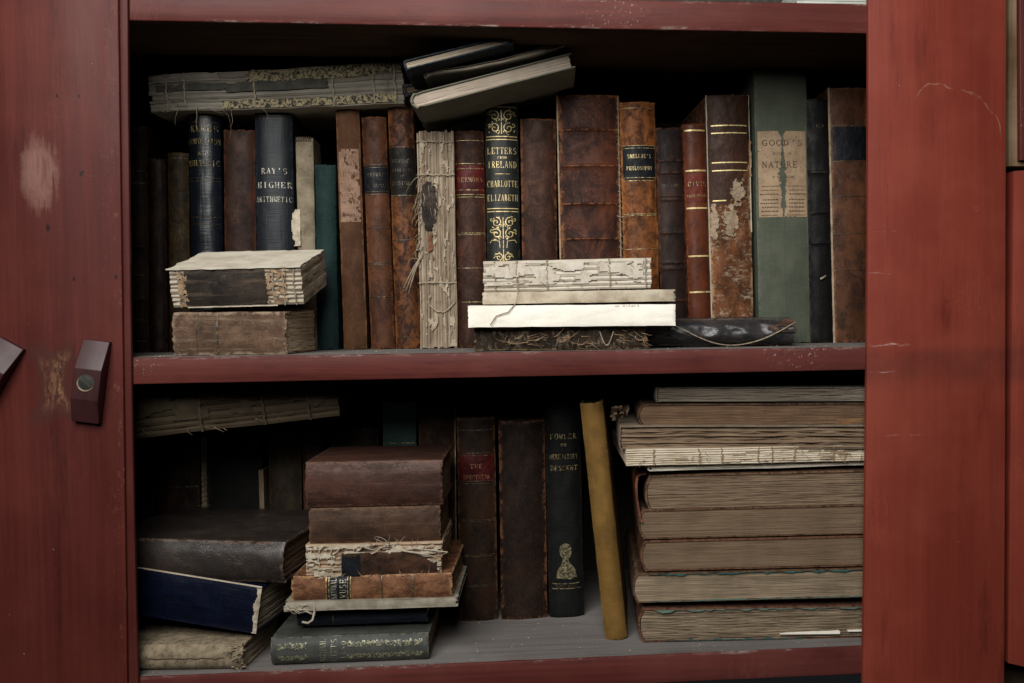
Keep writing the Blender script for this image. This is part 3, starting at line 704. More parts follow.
TEAL = cloth('teal_g', (.012, .030, .028), (.007, .018, .018), (.035, .065, .06), .3)
b = stand(314, 317, 338, 164, TEAL, 'short dark teal cloth book left of the tan labelled book')
TAN = lm('tan_h', (.165, .085, .045), (.110, .055, .030), (.28, .17, .10), wear=.3, mott=(.3, .75), rough=.7)
b = stand(335, 343, 367, 103, TAN, 'tan brown book with a rubbed paper label and illegible black print', bulge=.003)
lp = label_patch(b, zpx(b, 352, 222), zpx(b, 350, 149), sheet('rubbed_label', (.27, .17, .12), (.17, .10, .065), .7, 130), .42, keep=lambda x, z: fbm(x*170, z*150, 3) > -.42)
lettering(b, [('OF THE', 0, zpx(b, 352, 158), .003, .010), ('SERM', 0, zpx(b, 352, 166), .0035, .015), ('LECTURE', 0, zpx(b, 352, 176), .004, .018), ('FROM', 0, zpx(b, 352, 190), .0025, .009), ('OF', 0, zpx(b, 352, 197), .003, .004), ('THE MEMOR', 0, zpx(b, 352, 204), .0030, .016), ('PAROCHIA', 0, zpx(b, 352, 217), .0034, .017)], INK, drop=.25, parent=lp)
CALF1 = lm('calf_i', (.120, .052, .026), (.050, .024, .016), (.22, .11, .055), wear=.45, mott=(.32, .66))
b = stand(361, 370, 395, 116, CALF1, 'brown calf book with a plain navy label, between the tan and the mottled calf book', bulge=.005)
lp = label_patch(b, zpx(b, 378, 193), zpx(b, 378, 166), LBL_NAVY)
tooling(b, [(zpx(b, 378, y), .0005) for y in (164.6, 167.5, 191.5, 194.3, 228, 263, 264.3, 297)], GILTF)
lettering(b, [('NATURE', 0, zpx(b, 378, 176.5), .0034, .018), ('A MUSE', 0, zpx(b, 378, 187.5), .0032, .018)], GILTF, parent=lp)
CALF2 = lm('calf_j', (.180, .075, .028), (.045, .020, .013), (.30, .14, .06), wear=.4, mott=(.40, .60), scale=75)
b = stand(387, 395, 421, 98, CALF2, 'mottled orange brown calf book with a deep black label beside the shredded spine', bulge=.005)
lp = label_patch(b, zpx(b, 403, 195), zpx(b, 403, 148), LBL_BLACK)
tooling(b, [(zpx(b, 403, 147), .0005), (zpx(b, 403, 195.5), .0014), (zpx(b, 403, 240), .0006), (zpx(b, 403, 288), .0006), (zpx(b, 403, 337), .0004)], GILTF)
lettering(b, [('BRANDES', 0, zpx(b, 403, 163), .0036, .020), ('BIBLIOTH', 0, zpx(b, 403, 171.5), .0028, .020), ('OF', 0, zpx(b, 403, 177), .002, .004), ('HISTORY', 0, zpx(b, 403, 185), .0036, .020)], GILTF, parent=lp)
# shredded text block
SHR = paper('shredded_folds', (.42, .34, .25), (.10, .065, .04), .65, 620, .55, (.17, .11, .07))
b = stand(416, 420, 457.5, 130, None, 'text block with no spine cover, pale folds and cords shredding out at its left', pages=SHR, bulge=.0018, exposed=True, K=13, nz=70, ny=5, yj=.0011, zj=.0020, wavy=.0007, Y=.117)
ex = b
def cords(bk, zs, r=.0007, mat=None, amp=.0006, sd=0, x0=-.5, x1=.5, off=.0004, name='sewing_cord', sag=0.):
    rr = random.Random(sd)
    for z in zs:
        mb = MB()
        pts = [bk.at(bk.T*(x0+(x1-x0)*i/16), z+rr.uniform(-amp, amp)-sag*math.sin(math.pi*i/16), off+rr.uniform(-.0003, .0004)) for i in range(17)]
        mb.tube(pts, lambda t: r*(.8+.4*rr.random()), 6)
        for q in range(7):   # tufts
            x = bk.T*rr.uniform(x0, x1); p = Vector(bk.at(x, z, off)); a = rr.uniform(0, 6.3); l_ = rr.uniform(.0015, .005)
            mb.tube([p, p+Vector((math.cos(a)*l_*.5, -.0012*rr.random(), math.sin(a)*l_*.6)), p+Vector((math.cos(a)*l_, -.0015*rr.random(), math.sin(a)*l_*.5))], r*.35, 4, True)
        mb.build(name, mat or CORD, bk.root)
def shreds(bk, n, xr, zr, ln, mat=None, sd=0, down=1., r=.0004, name='loose_threads', dirx=-1, out=.002):
    rr = random.Random(sd); mb = MB()
    for i in range(n):
        p = Vector(bk.at(bk.T*rr.uniform(*xr), rr.uniform(*zr), .0006)); L = rr.uniform(*ln); pts = [p.copy()]; d = Vector((dirx*rr.uniform(.1, 1), -rr.uniform(0, .35), rr.uniform(-1, .4))).normalized()
        for q in range(7):
            d = (d+Vector((rr.uniform(-.35, .35), rr.uniform(-.22, .18), -down*.35+rr.uniform(-.3, .3)))).normalized(); p = p+d*L/7; pts.append(p.copy())
        mb.tube(pts, r*rr.uniform(.5, 1.3), 4, True, rr.choice((1, 2.2)))
    return mb.build(name, mat or CORD, bk.root)
cords(b, [zpx(b, 438, y) for y in (143, 176, 283)], .0008, sd=1)
cords(b, [zpx(b, 438, 302)], .0007, sd=2, x0=-.3, x1=.45, sag=.010)
shreds(b, 26, (-.52, -.34), (zpx(b, 420, 270), zpx(b, 420, 165)), (.006, .022), sd=4, r=.00055, down=1.6)
shreds(b, 14, (-.45, .1), (zpx(b, 420, 225), zpx(b, 420, 175)), (.008, .020), sd=5, r=.00055, dirx=.3, down=1.3)
mb = MB(); p0_ = Vector(b.at(-b.T*.40, zpx(b, 425, 256), .001))
for k_, (dx, dz) in enumerate(((-.016, -.034), (-.018, -.031), (-.0135, -.036), (-.011, -.026))):
    mb.tube([p0_+Vector((0, 0, .001*k_)), p0_+Vector((dx*.45, -.002, dz*.35)), p0_+Vector((dx*.75, -.0035, dz*.7)), p0_+Vector((dx, -.003, dz))], .0009, 5, True, .5)
mb.build('frayed_cord', CORD, b.root)
rem = decal(b, -b.T*.42, b.T*.04, zpx(b, 430, 240), zpx(b, 430, 180), .0010, lambda x, z: abs((x+b.T*.19)/(b.T*.21))**2+abs((z-zpx(b, 430, 206))/.024)**2 < 1+.5*nz1(x*200, z*160), .0009, .0005, 2, .0006)
rem.build('leather_remnant', lm('remnant', (.045, .034, .028), (.025, .02, .018), (.24, .10, .05), wear=.7), b.root)
rem = decal(b, -b.T*.30, -b.T*.02, zpx(b, 430, 262), zpx(b, 430, 232), .0009, lambda x, z: nz1(x*260, z*120, 4) > .12, .0009, .0004, 2, .0006)
rem.build('leather_remnant', lm('remnant_rust', (.20, .085, .04), (.07, .035, .02), (.4, .28, .18), wear=.7), b.root)
glu = decal(b, -b.T*.48, b.T*.48, .002, b.H-.002, .0004, lambda x, z: fbm(x*200, z*60, 8) > .40, .0010, .0003, 3, .0005); glu.build('glue_flakes', sheet('dull_glue', (.40, .33, .245), (.2, .155, .11), .4, 120), b.root)
# red label sermons
b = stand(454, 458, 488, 130, lm('brown_l', (.075, .032, .020), (.038, .018, .013), (.17, .08, .045), wear=.4), 'dark red brown book with a crimson label reading SERMONS', bulge=.005)
lp = label_patch(b, zpx(b, 470, 193), zpx(b, 470, 165), LBL_RED)
tooling(b, [(zpx(b, 470, y), .0006) for y in (140.5, 163.5, 194.5, 197, 233, 234.5, 268, 302)], GILT)
m_ = b.mp(.0008); mb = MB()
for zz in (168.5, 190):
    z = zpx(b, 470, zz); poly_line(mb, [(-b.T*.45+b.T*.9*i/26, z+(.0006 if i % 2 else -.0006)) for i in range(27)], .0003, m_)
mb.build('gilt_tooling', GILT, b.root, 0)
lettering(b, [('SERMONS', 0, zpx(b, 470, 182), .0044, .025)], GILT_R, parent=lp)
# letters from ireland
b = stand(484, 488, 522, 104, cloth('black_m', (.011, .013, .010), (.006, .007, .006), (.04, .04, .03), .4, .5, .35), 'black cloth book with ornate gilt scrollwork lettered LETTERS FROM IRELAND', bulge=.006)
m_ = b.mp(.0006); mb = MB(); zz = lambda y: zpx(b, 503, y)
scrollwork(mb, 0, zz(122), b.T*.86, .024, m_, .0006, 5, 2); scrollwork(mb, 0, zz(228), b.T*.84, .022, m_, .0006, 6, 2); scrollwork(mb, 0, zz(262), b.T*.55, .018, m_, .0005, 8, 2); scrollwork(mb, 0, zz(300), b.T*.8, .05, m_, .0005, 9, 3)
poly_line(mb, [(0, zz(240)), (0, zz(268))], .0006, m_)
for s_ in (1, -1): poly_line(mb, [(s_*b.T*.40, zz(243)), (s_*b.T*.34, zz(240)), (s_*b.T*.12, zz(241)), (s_*b.T*.1, zz(248))], .0005, m_)
for y in (107, 136.5, 139.5, 208.5, 211.5): rule_mb(mb, -b.T*.46, b.T*.46, zz(y), .0008, m_)
rule_mb(mb, -b.T*.22, b.T*.22, zz(174), .0005, m_)
mb.build('gilt_tooling', GILTB, b.root, 0)
lettering(b, [('LETTERS', 0, zz(154), .0062, .029), ('FROM', 0, zz(158.8), .0022, .009), ('IRELAND', 0, zz(168), .0064, .029), ('CHARLOTTE', 0, zz(187), .0062, .030), ('ELIZABETH', 0, zz(201), .0062, .030)], GILTB)
b = stand(520, 523, 559, 118, lm('brown_n', (.068, .030, .018), (.036, .017, .012), (.19, .085, .04), wear=.5, mott=(.36, .62)), 'plain scuffed brown leather book between the black gilt book and the thick ribbed one', bulge=.004)
# large ribbed
BIG = lm('big_brown', (.100, .036, .020), (.034, .015, .012), (.24, .11, .05), wear=.7, mott=(.36, .62), scale=45)
b = stand(557, 562, 625, 94, BIG, 'thick dark brown leather volume with raised bands and stitched fraying edges', bulge=.006, bands=[P(590, y, YU).z for y in (129, 165, 203, 238, 280)], bandh=.0016, D=.15, rag=.0012)
mb = MB(); rr = random.Random(9)
for i in range(34):
    z = b.H*(.03+.94*i/34)+rr.uniform(-.001, .001); x = b.T*.485
    a = Vector(b.at(x, z, .0008)); mb.tube([a+Vector((-.0022, -.0004, .0010)), a+Vector((0, -.0008, .0)), a+Vector((.0016+.0014*rr.random(), .001, -.0018))], .00035, 4)
mb.tube([b.at(b.T*.475+.0004*nz1(i*.7, 3), b.H*i/40, .0006) for i in range(41)], .0005, 4)
mb.build('edge_stitching', CORD, b.root)
mb = MB(); mb.tube([Vector(b.at(-b.T*.497, b.H*i/40, .0002+.0003*nz1(i*.5, 1))) for i in range(41)], lambda t: .0008, 5); mb.build('worn_joint', BOARDC, b.root)
mb = MB(); q = Vector(b.at(b.T*.48, zpx(b, 620, 217), .001)); mb.tube([q+Vector((-.004, 0, .0015)), q+Vector((0, -.001, 0)), q+Vector((.005, -.001, .0002))], .0004, 4); mb.build('loose_thread', CORD, b.root)
# smellie
SM = lm('orange_calf', (.26, .105, .035), (.075, .030, .014), (.42, .20, .08), wear=.4, mott=(.34, .60), scale=70)
b = stand(620, 626, 662, 101, SM, "orange brown calf book with a navy label lettered SMELLIE'S PHILOSOPHY", bulge=.006)
zz = lambda y: zpx(b, 640, y)
lp = label_patch(b, zz(179.5), zz(146), LBL_NAVY, .45, keep=lambda x, z: not (z < zz(177) and abs(x) > b.T*.42))
tooling(b, [(zz(y), .0006) for y in (108, 145.5, 148, 177.5, 180.5, 214, 215.5, 249)], GILT, frac=.45)
lettering(b, [("SMELLIE'S", 0, zz(158), .0038, .024), ('PHILOSOPHY', 0, zz(170), .0038, .026)], GILTB, parent=lp)
b = stand(656, 662, 690, 127, lm('black_brown', (.030, .016, .013), (.014, .009, .008), (.11, .05, .035), wear=.45), 'thin nearly black ribbed book between the orange calf book and the CIVIL book', bulge=.004, bands=[P(672, y, YU).z for y in (160, 172, 195, 199, 232, 262, 268, 300)], bandh=.0010)
lettering(b, [('HISTORY', 0, zpx(b, 672, 187), .003, .018)], GILTF, drop=.2)
RB = lm('red_brown', (.165, .050, .024), (.095, .032, .018), (.26, .10, .05), wear=.3, mott=(.28, .75), rough=.42)
b = stand(683, 690, 714, 123, RB, 'slim glossy red brown book with bright gilt bands lettered CIVIL', bulge=.005, nz=50)
zz = lambda y: zpx(b, 700, y)
tooling(b, [(zz(y), .0016) for y in (130.3, 170.5, 208, 256, 292)], GILTB, frac=.44)
lp = label_patch(b, zz(202), zz(174), LBL_RED if False else lm('red_label2', (.15, .035, .022), (.10, .022, .016), (.25, .08, .05), wear=.2), .46)
lettering(b, [('CIVIL', .0005, zz(186), .0042, .019), ('INSTITUTIONS', 0, zz(197), .0026, .020)], GILT, parent=lp)
# torn brown book
TORN = lm('torn_under', (.185, .080, .034), (.10, .042, .020), (.40, .29, .19), wear=.8, mott=(.35, .62), rough=.8, fibre=.85)
b = stand(707, 713, 756, 94, TORN, 'tall brown book whose leather spine is torn off below gilt double rules', bulge=.006, D=.14, nz=60)
zz = lambda y: zpx(b, 732, y)
def keep20(x, z):
    u = x/b.T; lim = zz(205) if u < -.1 else zz(205)+(u+.1)*.075
    return z > lim+.003*fbm(x*160, 3, 1)
up = decal(b, -b.T*.495, b.T*.495, zz(235), b.H-.0005, .0007, keep20, .0010, .0006, 1, .0002)
up = up.build('leather_spine_cover', lm('dull_brown', (.070, .036, .024), (.045, .024, .017), (.13, .08, .06), wear=.25, mott=(.25, .75), rough=.5), b.root)
mb = MB(); m_ = b.mp(.0016)
for y in (125.5, 133, 162.5, 170.5): rule_mb(mb, -b.T*.42, b.T*.42, zz(y), .0011, m_)
rule_mb(mb, -b.T*.42, -b.T*.12, zz(200.5), .0011, m_)
mb.build('gilt_tooling', GILTB, up, 0)
BUFF = sheet('buff_paper', (.34, .26, .18), (.20, .14, .09), .4, 70)
def blob(cx, cz, rx, rz, s_): return lambda x, z: ((x-cx)/rx)**2+((z-cz)/rz)**2 < 1+1.1*fbm(x*170+s_, z*150)
for (cx, y, rx, rz, s_) in ((.16, 192, .0065, .012, 1), (-.02, 221, .0068, .014, 5), (-.40, 222, .0035, .018, 8)):
    z_ = zz(y); decal(b, b.T*cx-rx*1.3, b.T*cx+rx*1.3, z_-rz*1.3, z_+rz*1.3, .0012, blob(b.T*cx, z_, rx, rz, s_), .0006, .0004, s_, .0012).build('torn_paper_flap', BUFF, b.root)
decal(b, b.T*.47, b.T*.53, zz(176), zz(140), .0012, lambda x, z: x < b.T*.53-.002*abs(nz1(z*90, 1)), .0008, .0005, 2, .001).build('torn_paper_flap', sheet('flap_buff', (.34, .22, .13), (.2, .13, .08), .3), b.root)
mb = MB(); mb.tube([b.at(-b.T*.498, b.H*i/40, .0003+.0003*nz1(i*.5, 1)) for i in range(41)], .0008, 5); mb.tube([b.at(b.T*.498, b.H*(.45+.55*i/30), .0003+.0003*nz1(i*.5, 4)) for i in range(31)], .0006, 5); mb.build('worn_joint', CREAMS, b.root)
# goods
GRN = cloth('sage_green', (.082, .090, .064), (.064, .074, .054), (.13, .14, .105), .3, .8, .1)
b = stand(754, 759.5, 813, 69, GRN, "tall thick sage green book with a split paper label lettered GOOD'S BOOK OF NATURE", bulge=.0035, D=.15, groove=.0004)
zz = lambda y: zpx(b, 785, y)
def gkeep(x, z):
    zt_, zb_ = zz(131), zz(217); t = (zt_-z)/(zt_-zb_); sg = 1 if x > 0 else -1
    env = .0034*math.exp(-((t-.52)/.20)**2)+.0020*math.exp(-((t-.84)/.07)**2)+.0008
    wd = env*(.9+.9*nz1(z*150, sg*3)+.6*nz1(z*430, sg*5)+.4*nz1(z*900, sg*7)); cxx = .0006*nz1(z*70, 2)
    if t < .07: return not (abs(x+.0006) < .0034*(1-t*13)+.0010*nz1(x*500, 2)+.0005)
    if z < zb_+.0012*abs(nz1(x*220, 1)): return False
    return abs(x-cxx) > max(wd, .00025) and not ((x+b.T*.44)**2+(z-zz(151))**2 < 1e-6)
lp = label_patch(b, zz(217), zz(131), LBL_PAPER, .455, keep=gkeep, res=.0007)
def gl(txt, x, y, h, w_, al=0): return (txt, x, zz(y), h, w_)
ob = lettering(b, [gl('GO', -.011, 145.5, .0056, .014), gl("D'S", .0135, 145.5, .0056, .016), gl('OO', -.0005, 145.5, .0056, .0), gl('BOOK', -.008, 155, .0032, .009), gl('OF', .009, 155, .003, .005), gl('NAT', -.010, 167.5, .0058, .017), gl('URE.', .013, 167.5, .0058, .016)][:0] +
   [("GOOD'S", 0, zz(145.5), .0056, .043), ('BOOK  OF', 0, zz(155), .0030, .020), ('NATURE.', 0, zz(167.5), .0060, .043), ('IN ONE VOLUME', 0, zz(178), .0022, .024)], INK, parent=lp)
mb = MB(); m_ = b.mp(.0007); rr = random.Random(4)
for y in (186, 190, 194, 199.5, 203, 207, 211):
    for sg in (-1, 1):
        x = sg*.0055
        while abs(x) < b.T*.40:
            l_ = rr.uniform(.001, .003); rule_mb(mb, min(x, x+sg*l_), max(x, x+sg*l_), zz(y), .0010 if y > 193 else .0006, m_, 1); x += sg*(l_+.0007)
rule_mb(mb, -b.T*.42, -.006, zz(215), .0004, m_); rule_mb(mb, .003, b.T*.42, zz(215), .0004, m_)
mb.build('small_print', INK, lp, 0)
mb = MB(); mb.tube([b.at(-.0005+.0008*nz1(i*.3, 1), zz(217)-(zz(217))*i/30, .0001) for i in range(31)], .0006, 4, False, .4); mb.build('spine_crease', GRN, b.root)
b = stand(807, 811, 836, 98, lm('black_o', (.008, .008, .009), (.005, .005, .006), (.04, .035, .03), wear=.5), 'narrow black book sunk between the green book and the rightmost brown one', bulge=.004, bands=[.10, .13, .17], D=.13)
lettering(b, [('OLD', 0, zpx(b, 820, 128), .0035, .008)], GILTF)
mb = MB(); q = Vector(b.at(-b.T*.1, zpx(b, 820, 279), .001)); mb.tube([q, q+Vector((.003, -.002, .002)), q+Vector((.005, -.002, .0035))], .001, 5, True); mb.build('torn_flap', CREAMS, b.root)
b = stand(829, 834.5, 873, 87, lm('brown_p', (.105, .048, .026), (.050, .025, .016), (.26, .13, .07), wear=.5, mott=(.34, .62), scale=70), 'scuffed brown book with a dark blue label, rightmost standing on the upper shelf', bulge=.003, D=.15)
zz = lambda y: zpx(b, 850, y)
lp = label_patch(b, zz(160), zz(126.5), LBL_NAVY, .46, keep=lambda x, z: x > -b.T*.42+.002*nz1(z*140, 1))
tooling(b, [(zz(y), .0005) for y in (125.5, 161, 196, 233.5, 270)], GILTF)
mb = MB(); mb.tube([b.at(-b.T*.495, b.H*i/40, .0004+.0004*nz1(i*.6, 1)) for i in range(41)], lambda t: .0007+.0005*nz1(t*30, 2)+.0003, 5); mb.build('worn_joint', BOARDC, b.root)

# ------------------------------------------------------------------ lying things
def lie(mode, xl, xr, ytl, ybl, Y, D, mat, label, roll=0, yawd=0, tilt=0, pages=None, zfix=None, ptop=None, group=None, pxr=None, **k):
    """spine-to-room or tail-to-room lying book; (xl,ybl) and (xr) on the plane of its front face; roll: rise to the right in degrees"""
    a = P(xl, ybl, Y); rl = R(roll)
    L = (P(xr, ybl, Y).x-a.x)/math.cos(rl)
    T = (P(xl, ytl, Y).z-a.z)*math.cos(rl)
    z = a.z if zfix is None else zfix
    xc_ = a.x+L*(1 if mode == 'flat' else 0)
    if zfix is not None and 0 <= zfix < .06 and ybl < 400: z += zm(xc_)
    if zfix is not None and abs(zfix-Z_BOT) < .002: z += zf(xc_)-Z_BOT; rl += 0
    ez = Vector((math.sin(-rl)*-1*0, 0, 0))
    up = Vector((-math.sin(rl), 0, math.cos(rl))); al = Vector((math.cos(rl), 0, math.sin(rl)))
    if mode == 'flat':
        o = Vector((a.x, Y, z))+al*L+up*T/2
        M = flat_mat(o.x, o.y, o.z, -rl, R(yawd), R(tilt))
        return Book(M, T, D, L, mat, pages or PG_OLD, label, group=group, **k)
    o = Vector((a.x, Y, z))+up*T/2
    M = tail_mat(o.x, o.y, o.z, -rl, R(yawd), R(tilt))
    return Book(M, T, L, D, mat, pages or PG_OLD, label, group=group, **k)

GU = 'loose volumes laid on top of the upper row'
# A: long sewn block lying on the row
MARB = NT('marbled_strip'); _v = MARB.coord((1, 1, 1), roff()); _n = MARB.noise(_v, 330, 4, .7, .8)
MARB = MARB.done(MARB.mix(MARB.mr(_n, .44, .54), (.035, .035, .028), (.33, .27, .16)), .8, MARB.bump(_n, .4, .0005), .15)
DARKST = sheet('dark_strip', (.050, .052, .047), (.10, .09, .07), .3, 120)
GREYF = paper('grey_folds', (.34, .31, .26), (.09, .075, .055), .6, 520, .45)
b = lie('flat', 150, 405, 74.5, 113, .108, .12, None, 'long coverless volume with marbled strips, lying across the left of the upper row', roll=3.2, pages=GREYF, exposed=True, K=9, nz=70, ny=4, yj=.0010, zj=.0022, wavy=.0006, bulge=.0015, group=GU)
H_, T_ = b.H, b.T
for (u0, u1, a0, a1, mt, sd) in ((.18, .47, .10, .62, MARB, 1), (-.05, .2, .30, .70, DARKST, 2), (-.47, -.27, .03, .72, MARB, 3), (.02, .2, .70, .97, DARKST, 4), (.27, .49, .72, .98, GREYF, 5), (.25, .48, .04, .3, MARB, 6)):
    decal(b, T_*u0, T_*u1, H_*a0, H_*a1, .0007, lambda x, z, s_=sd, p=(T_*u0, T_*u1, H_*a0, H_*a1): x-p[0] > .0012*abs(nz1(z*60, s_)) and p[1]-x > .0012*abs(nz1(z*60, s_+3)) and z-p[2] > .004*abs(nz1(x*300, s_)), .0010, .0004, sd, .0004).build('spine_strip', mt, b.root)
cords(b, [H_*q for q in (.035, .12, .28, .59, .86, .93)], .0008, sd=11, mat=CORD)
shreds(b, 22, (-.5, .5), (H_*.88, H_*.97), (.004, .010), sd=12, r=.0004); shreds(b, 14, (-.5, .5), (H_*.02, H_*.10), (.004, .012), sd=13, r=.0004, down=0); shreds(b, 8, (-.5, -.4), (H_*.3, H_*.9), (.01, .03), sd=14, r=.0003, down=0)
mb = b.root
for ch in b.root.children:
    for v in ch.data.vertices:
        f_ = 1-v.co.z/b.H; v.co.x *= .96+.16*f_; v.co.y += .002*nz1(v.co.z*30, 3); v.co.x += .0012*nz1(v.co.z*22, 5)
# B: thin dark book leaning, pages to the room
BLK = cloth('blue_black', (.016, .020, .026), (.010, .013, .017), (.06, .08, .10), .4)
b = lie('tail', 404, 514, 60, 71, .040, .12, BLK, 'thin blue black book propped at a slant at the top, behind the cream paged one', roll=14.5, pages=PG_CREAM, bulge=.002, b=.0016, K=10, zj=.0006, nzl=8, ny=10, tilt=-4, group=GU, groove=0)
b = lie('tail', 404, 512, 84, 97, .095, .10, cloth('soot', (.013, .013, .014), (.009, .009, .010), (.04, .04, .04), .3), 'black book in shadow between the slanted blue black book and the grey wrapper', roll=13, pages=PG_DARK, bulge=.002, b=.003, K=8, ny=8, group=GU)
# C: grey wrapper
b = lie('tail', 424, 575, 73, 79, .058, .09, sheet('grey_wrapper', (.17, .155, .125), (.11, .10, .08), .2, 40), 'crumpled grey paper wrapper pinched between the slanted books, flaring at its right end', roll=12, pages=PG_CREAM, bulge=.001, b=.0012, K=4, ny=12, wavy=.0012, warp=.003, group=GU, name='paper_pamphlet', cat='pamphlet')
for o in (b.cv, b.pg):
    for v in o.data.vertices:
        f_ = max(0, (v.co.y/b.D-.62)/.38); v.co.x += .013*f_**1.6*(1 if v.co.x > 0 else .45)+.002*nz1(v.co.y*40, v.co.z*20)
# D: big slanted book, cream pages
b = lie('tail', 412.5, 576, 93, 110, .062, .10, sheet('grey_green_boards', (.17, .165, .125), (.13, .12, .095), .2, 40), 'grey green book propped slantwise over the row showing its thick cream pages', roll=15.0, pages=paper('pages_buff', (.50, .42, .34), (.24, .18, .13), .5, 1500, .15), bulge=.0045, b=.0016, K=14, zj=.0005, nzl=8, ny=14, group=GU, tilt=-2)
# ---------------- upper shelf, front stacks
GF = 'books stacked flat at the front of the upper shelf'
RBR = lm('worn_red_brown', (.155, .105, .075), (.070, .050, .040), (.31, .27, .22), wear=.8, mott=(.3, .62), streak=.6, rough=.75)
b = lie('flat', 169, 287, 309, 352.5, .016, .098, RBR, 'worn red brown leather book lying under the black spined one, its leaves fanning out', zfix=.0002, pages=paper('fanned_leaves', (.74, .62, .45), (.30, .21, .13), .5, 1200, .15), K=26, fan=.16, ny=8, nzl=10, zj=.0015, bulge=.0035, b=.0014, rag=.0016, yawd=-3, group=GF)
tooling(b, [(b.H*.60, .0014), (b.H*.78, .0004)], GILTF)
for o in (b.cv,):
    for v in o.data.vertices:
        if v.co.x > 0: v.co.x += .20*v.co.x*min(1, max(0, v.co.y/b.D))
E1M = sheet('scuffed_vellum_top', (.62, .57, .47), (.42, .36, .27), .25, 45)
b = lie('flat', 168.5, 303, 267, 305, .012, .086, None, 'coverless book with black leather spine patch and pale top, upper of the left pair', pages=SEWN, exposed=True, K=8, nz=60, ny=6, yj=.0009, zj=.0012, wavy=.0005, bulge=.0015, yawd=-2, tilt=13, group=GF, roll=1.0, zfix=.0402)
T_, H_ = b.T, b.H
bl = decal(b, -T_*.47, T_*.49, H_*.26, H_*.89, .0009, lambda x, z: z > H_*.27+.003*nz1(x*120, 2) and z < H_*.88+.003*nz1(x*140, 5), .0010, .0007, 2, .0002)
bl.build('leather_spine_patch', lm('grey_black', (.055, .050, .046), (.030, .027, .026), (.17, .14, .11), wear=.7, streak=.5, rough=.6), b.root)
decal(b, -T_*.48, T_*.48, H_*.86, H_*.93, .0007, lambda x, z: nz1(x*260, z*260) > -.15, .0009, .0005, 3, .0006).build('spine_lining', GLUE, b.root)
decal(b, -T_*.48, T_*.48, H_*.12, H_*.27, .0007, lambda x, z: nz1(x*300, z*200) > .05, .0009, .0005, 4, .0006).build('spine_lining', GLUE, b.root)
cords(b, [H_*q for q in (.06, .14, .22, .93)], .0006, sd=21)
mb = MB(); n1_ = 24
V = []; Fc = []
for i in range(n1_+1):
    for j in range(13):
        z = H_*i/n1_; y = -.0012+(b.D+.001)*j/12; e_ = .0030*fbm(i*.7, j*.4, 3)
        V.append((T_/2+.0007+.0010*fbm(z*30, y*40, 1)*.4, y+(e_ if j in (0, 12) else 0), z+(e_ if i in (0, n1_) else 0)))
n_ = len(V); V += [(v[0]+.0009, v[1], v[2]) for v in V]
for i in range(n1_):
    for j in range(12):
        a = i*13+j; Fc.append((a, a+1, a+14, a+13)); Fc.append((n_+a, n_+a+13, n_+a+14, n_+a+1))
for i in range(n1_): 
    for a, c_ in ((i*13, (i+1)*13), (i*13+12, (i+1)*13+12)): Fc.append((a, c_, c_+n_, a+n_))
for j in range(12):
    for a, c_ in ((j, j+1), (n1_*13+j, n1_*13+j+1)): Fc.append((a, c_, c_+n_, a+n_))
tp = link('cover', V, Fc, E1M, b.root, 40); bm_fix(tp)
mb = MB(); mb.tube([b.at(-T_*.5+.0003*nz1(i*.6, 3), H_*(.2+.68*i/30), .0012+.0008*abs(nz1(i*.4, 4))) for i in range(31)], .0007, 5); mb.build('lining_edge', CREAMS, b.root)
b_top = b
# centre stack F
b = lie('flat', 473, 648, 327, 350, .018, .10, lm('charred', (.040, .032, .025), (.018, .015, .012), (.22, .16, .10), wear=.9, fibre=.6, rough=.9), 'black shredded book at the bottom of the centre stack under the white booklet', zfix=.0002, pages=PG_DARK, K=8, bulge=.003, rag=.003, bands=(.03, .07), bandh=.001, group=GF, warp=.0016)
shreds(b, 40, (-.35, .1), (b.H*.30, b.H*.85), (.006, .016), sd=31, r=.00035, mat=GLUE, down=0, dirx=.2); shreds(b, 24, (-.5, .5), (b.H*.02, b.H*.2), (.004, .012), sd=32, r=.0004, mat=GLUE)
mb = MB(); q = Vector(b.at(T_*0+.006, b.H*.20, .0015)); mb.tube([q+Vector((-.012*math.sin(math.pi*i/12)*1.0, -.001, .000+.012*i/12)) for i in range(13)], .0005, 5); mb.build('loose_thread', CORD, b.root)
b = lie('flat', 468, 676, 303.5, 325.5, .008, .11, PALE, 'bright white paper booklet lying third down in the centre stack', pages=PALE, K=3, bulge=.0008, b=.0008, rag=.0004, group=GF, warp=.0006, groove=0, zfix=.0207, yawd=.6, name='paper_booklet', cat='booklet')
lettering(b, [('PAROCHIAL', b.H*.24, b.T*.40, .0014, .022)], INK, rot=True, drop=.15, name='small_print')
b = lie('flat', 481.5, 676, 291, 303.5, .014, .10, CREAMS, 'thin cream pamphlet with rough folded edges directly under the sewn white block', pages=PG_CREAM, K=5, bulge=.001, b=.0010, rag=.0012, zj=.002, group=GF, warp=.0010, roll=.5, yawd=-2, name='paper_pamphlet', cat='pamphlet', zfix=.0405)
WH = paper('white_folds', (.58, .53, .44), (.27, .21, .15), .35, 420, .2)
b = lie('flat', 483, 652, 268.5, 299.5, .022, .09, None, 'white sewn text block without covers on top of the centre stack', pages=WH, exposed=True, K=6, nz=70, ny=6, yj=.0007, zj=.0010, wavy=.0006, bulge=.0012, roll=1.0, yawd=-2, group=GF, zfix=.0515)
T_, H_ = b.T, b.H
cords(b, [H_*q for q in (.035, .25, .62, .80, .93)], .0006, sd=41); shreds(b, 16, (-.5, .5), (H_*.1, H_*.95), (.004, .014), sd=42, r=.00035, down=0)
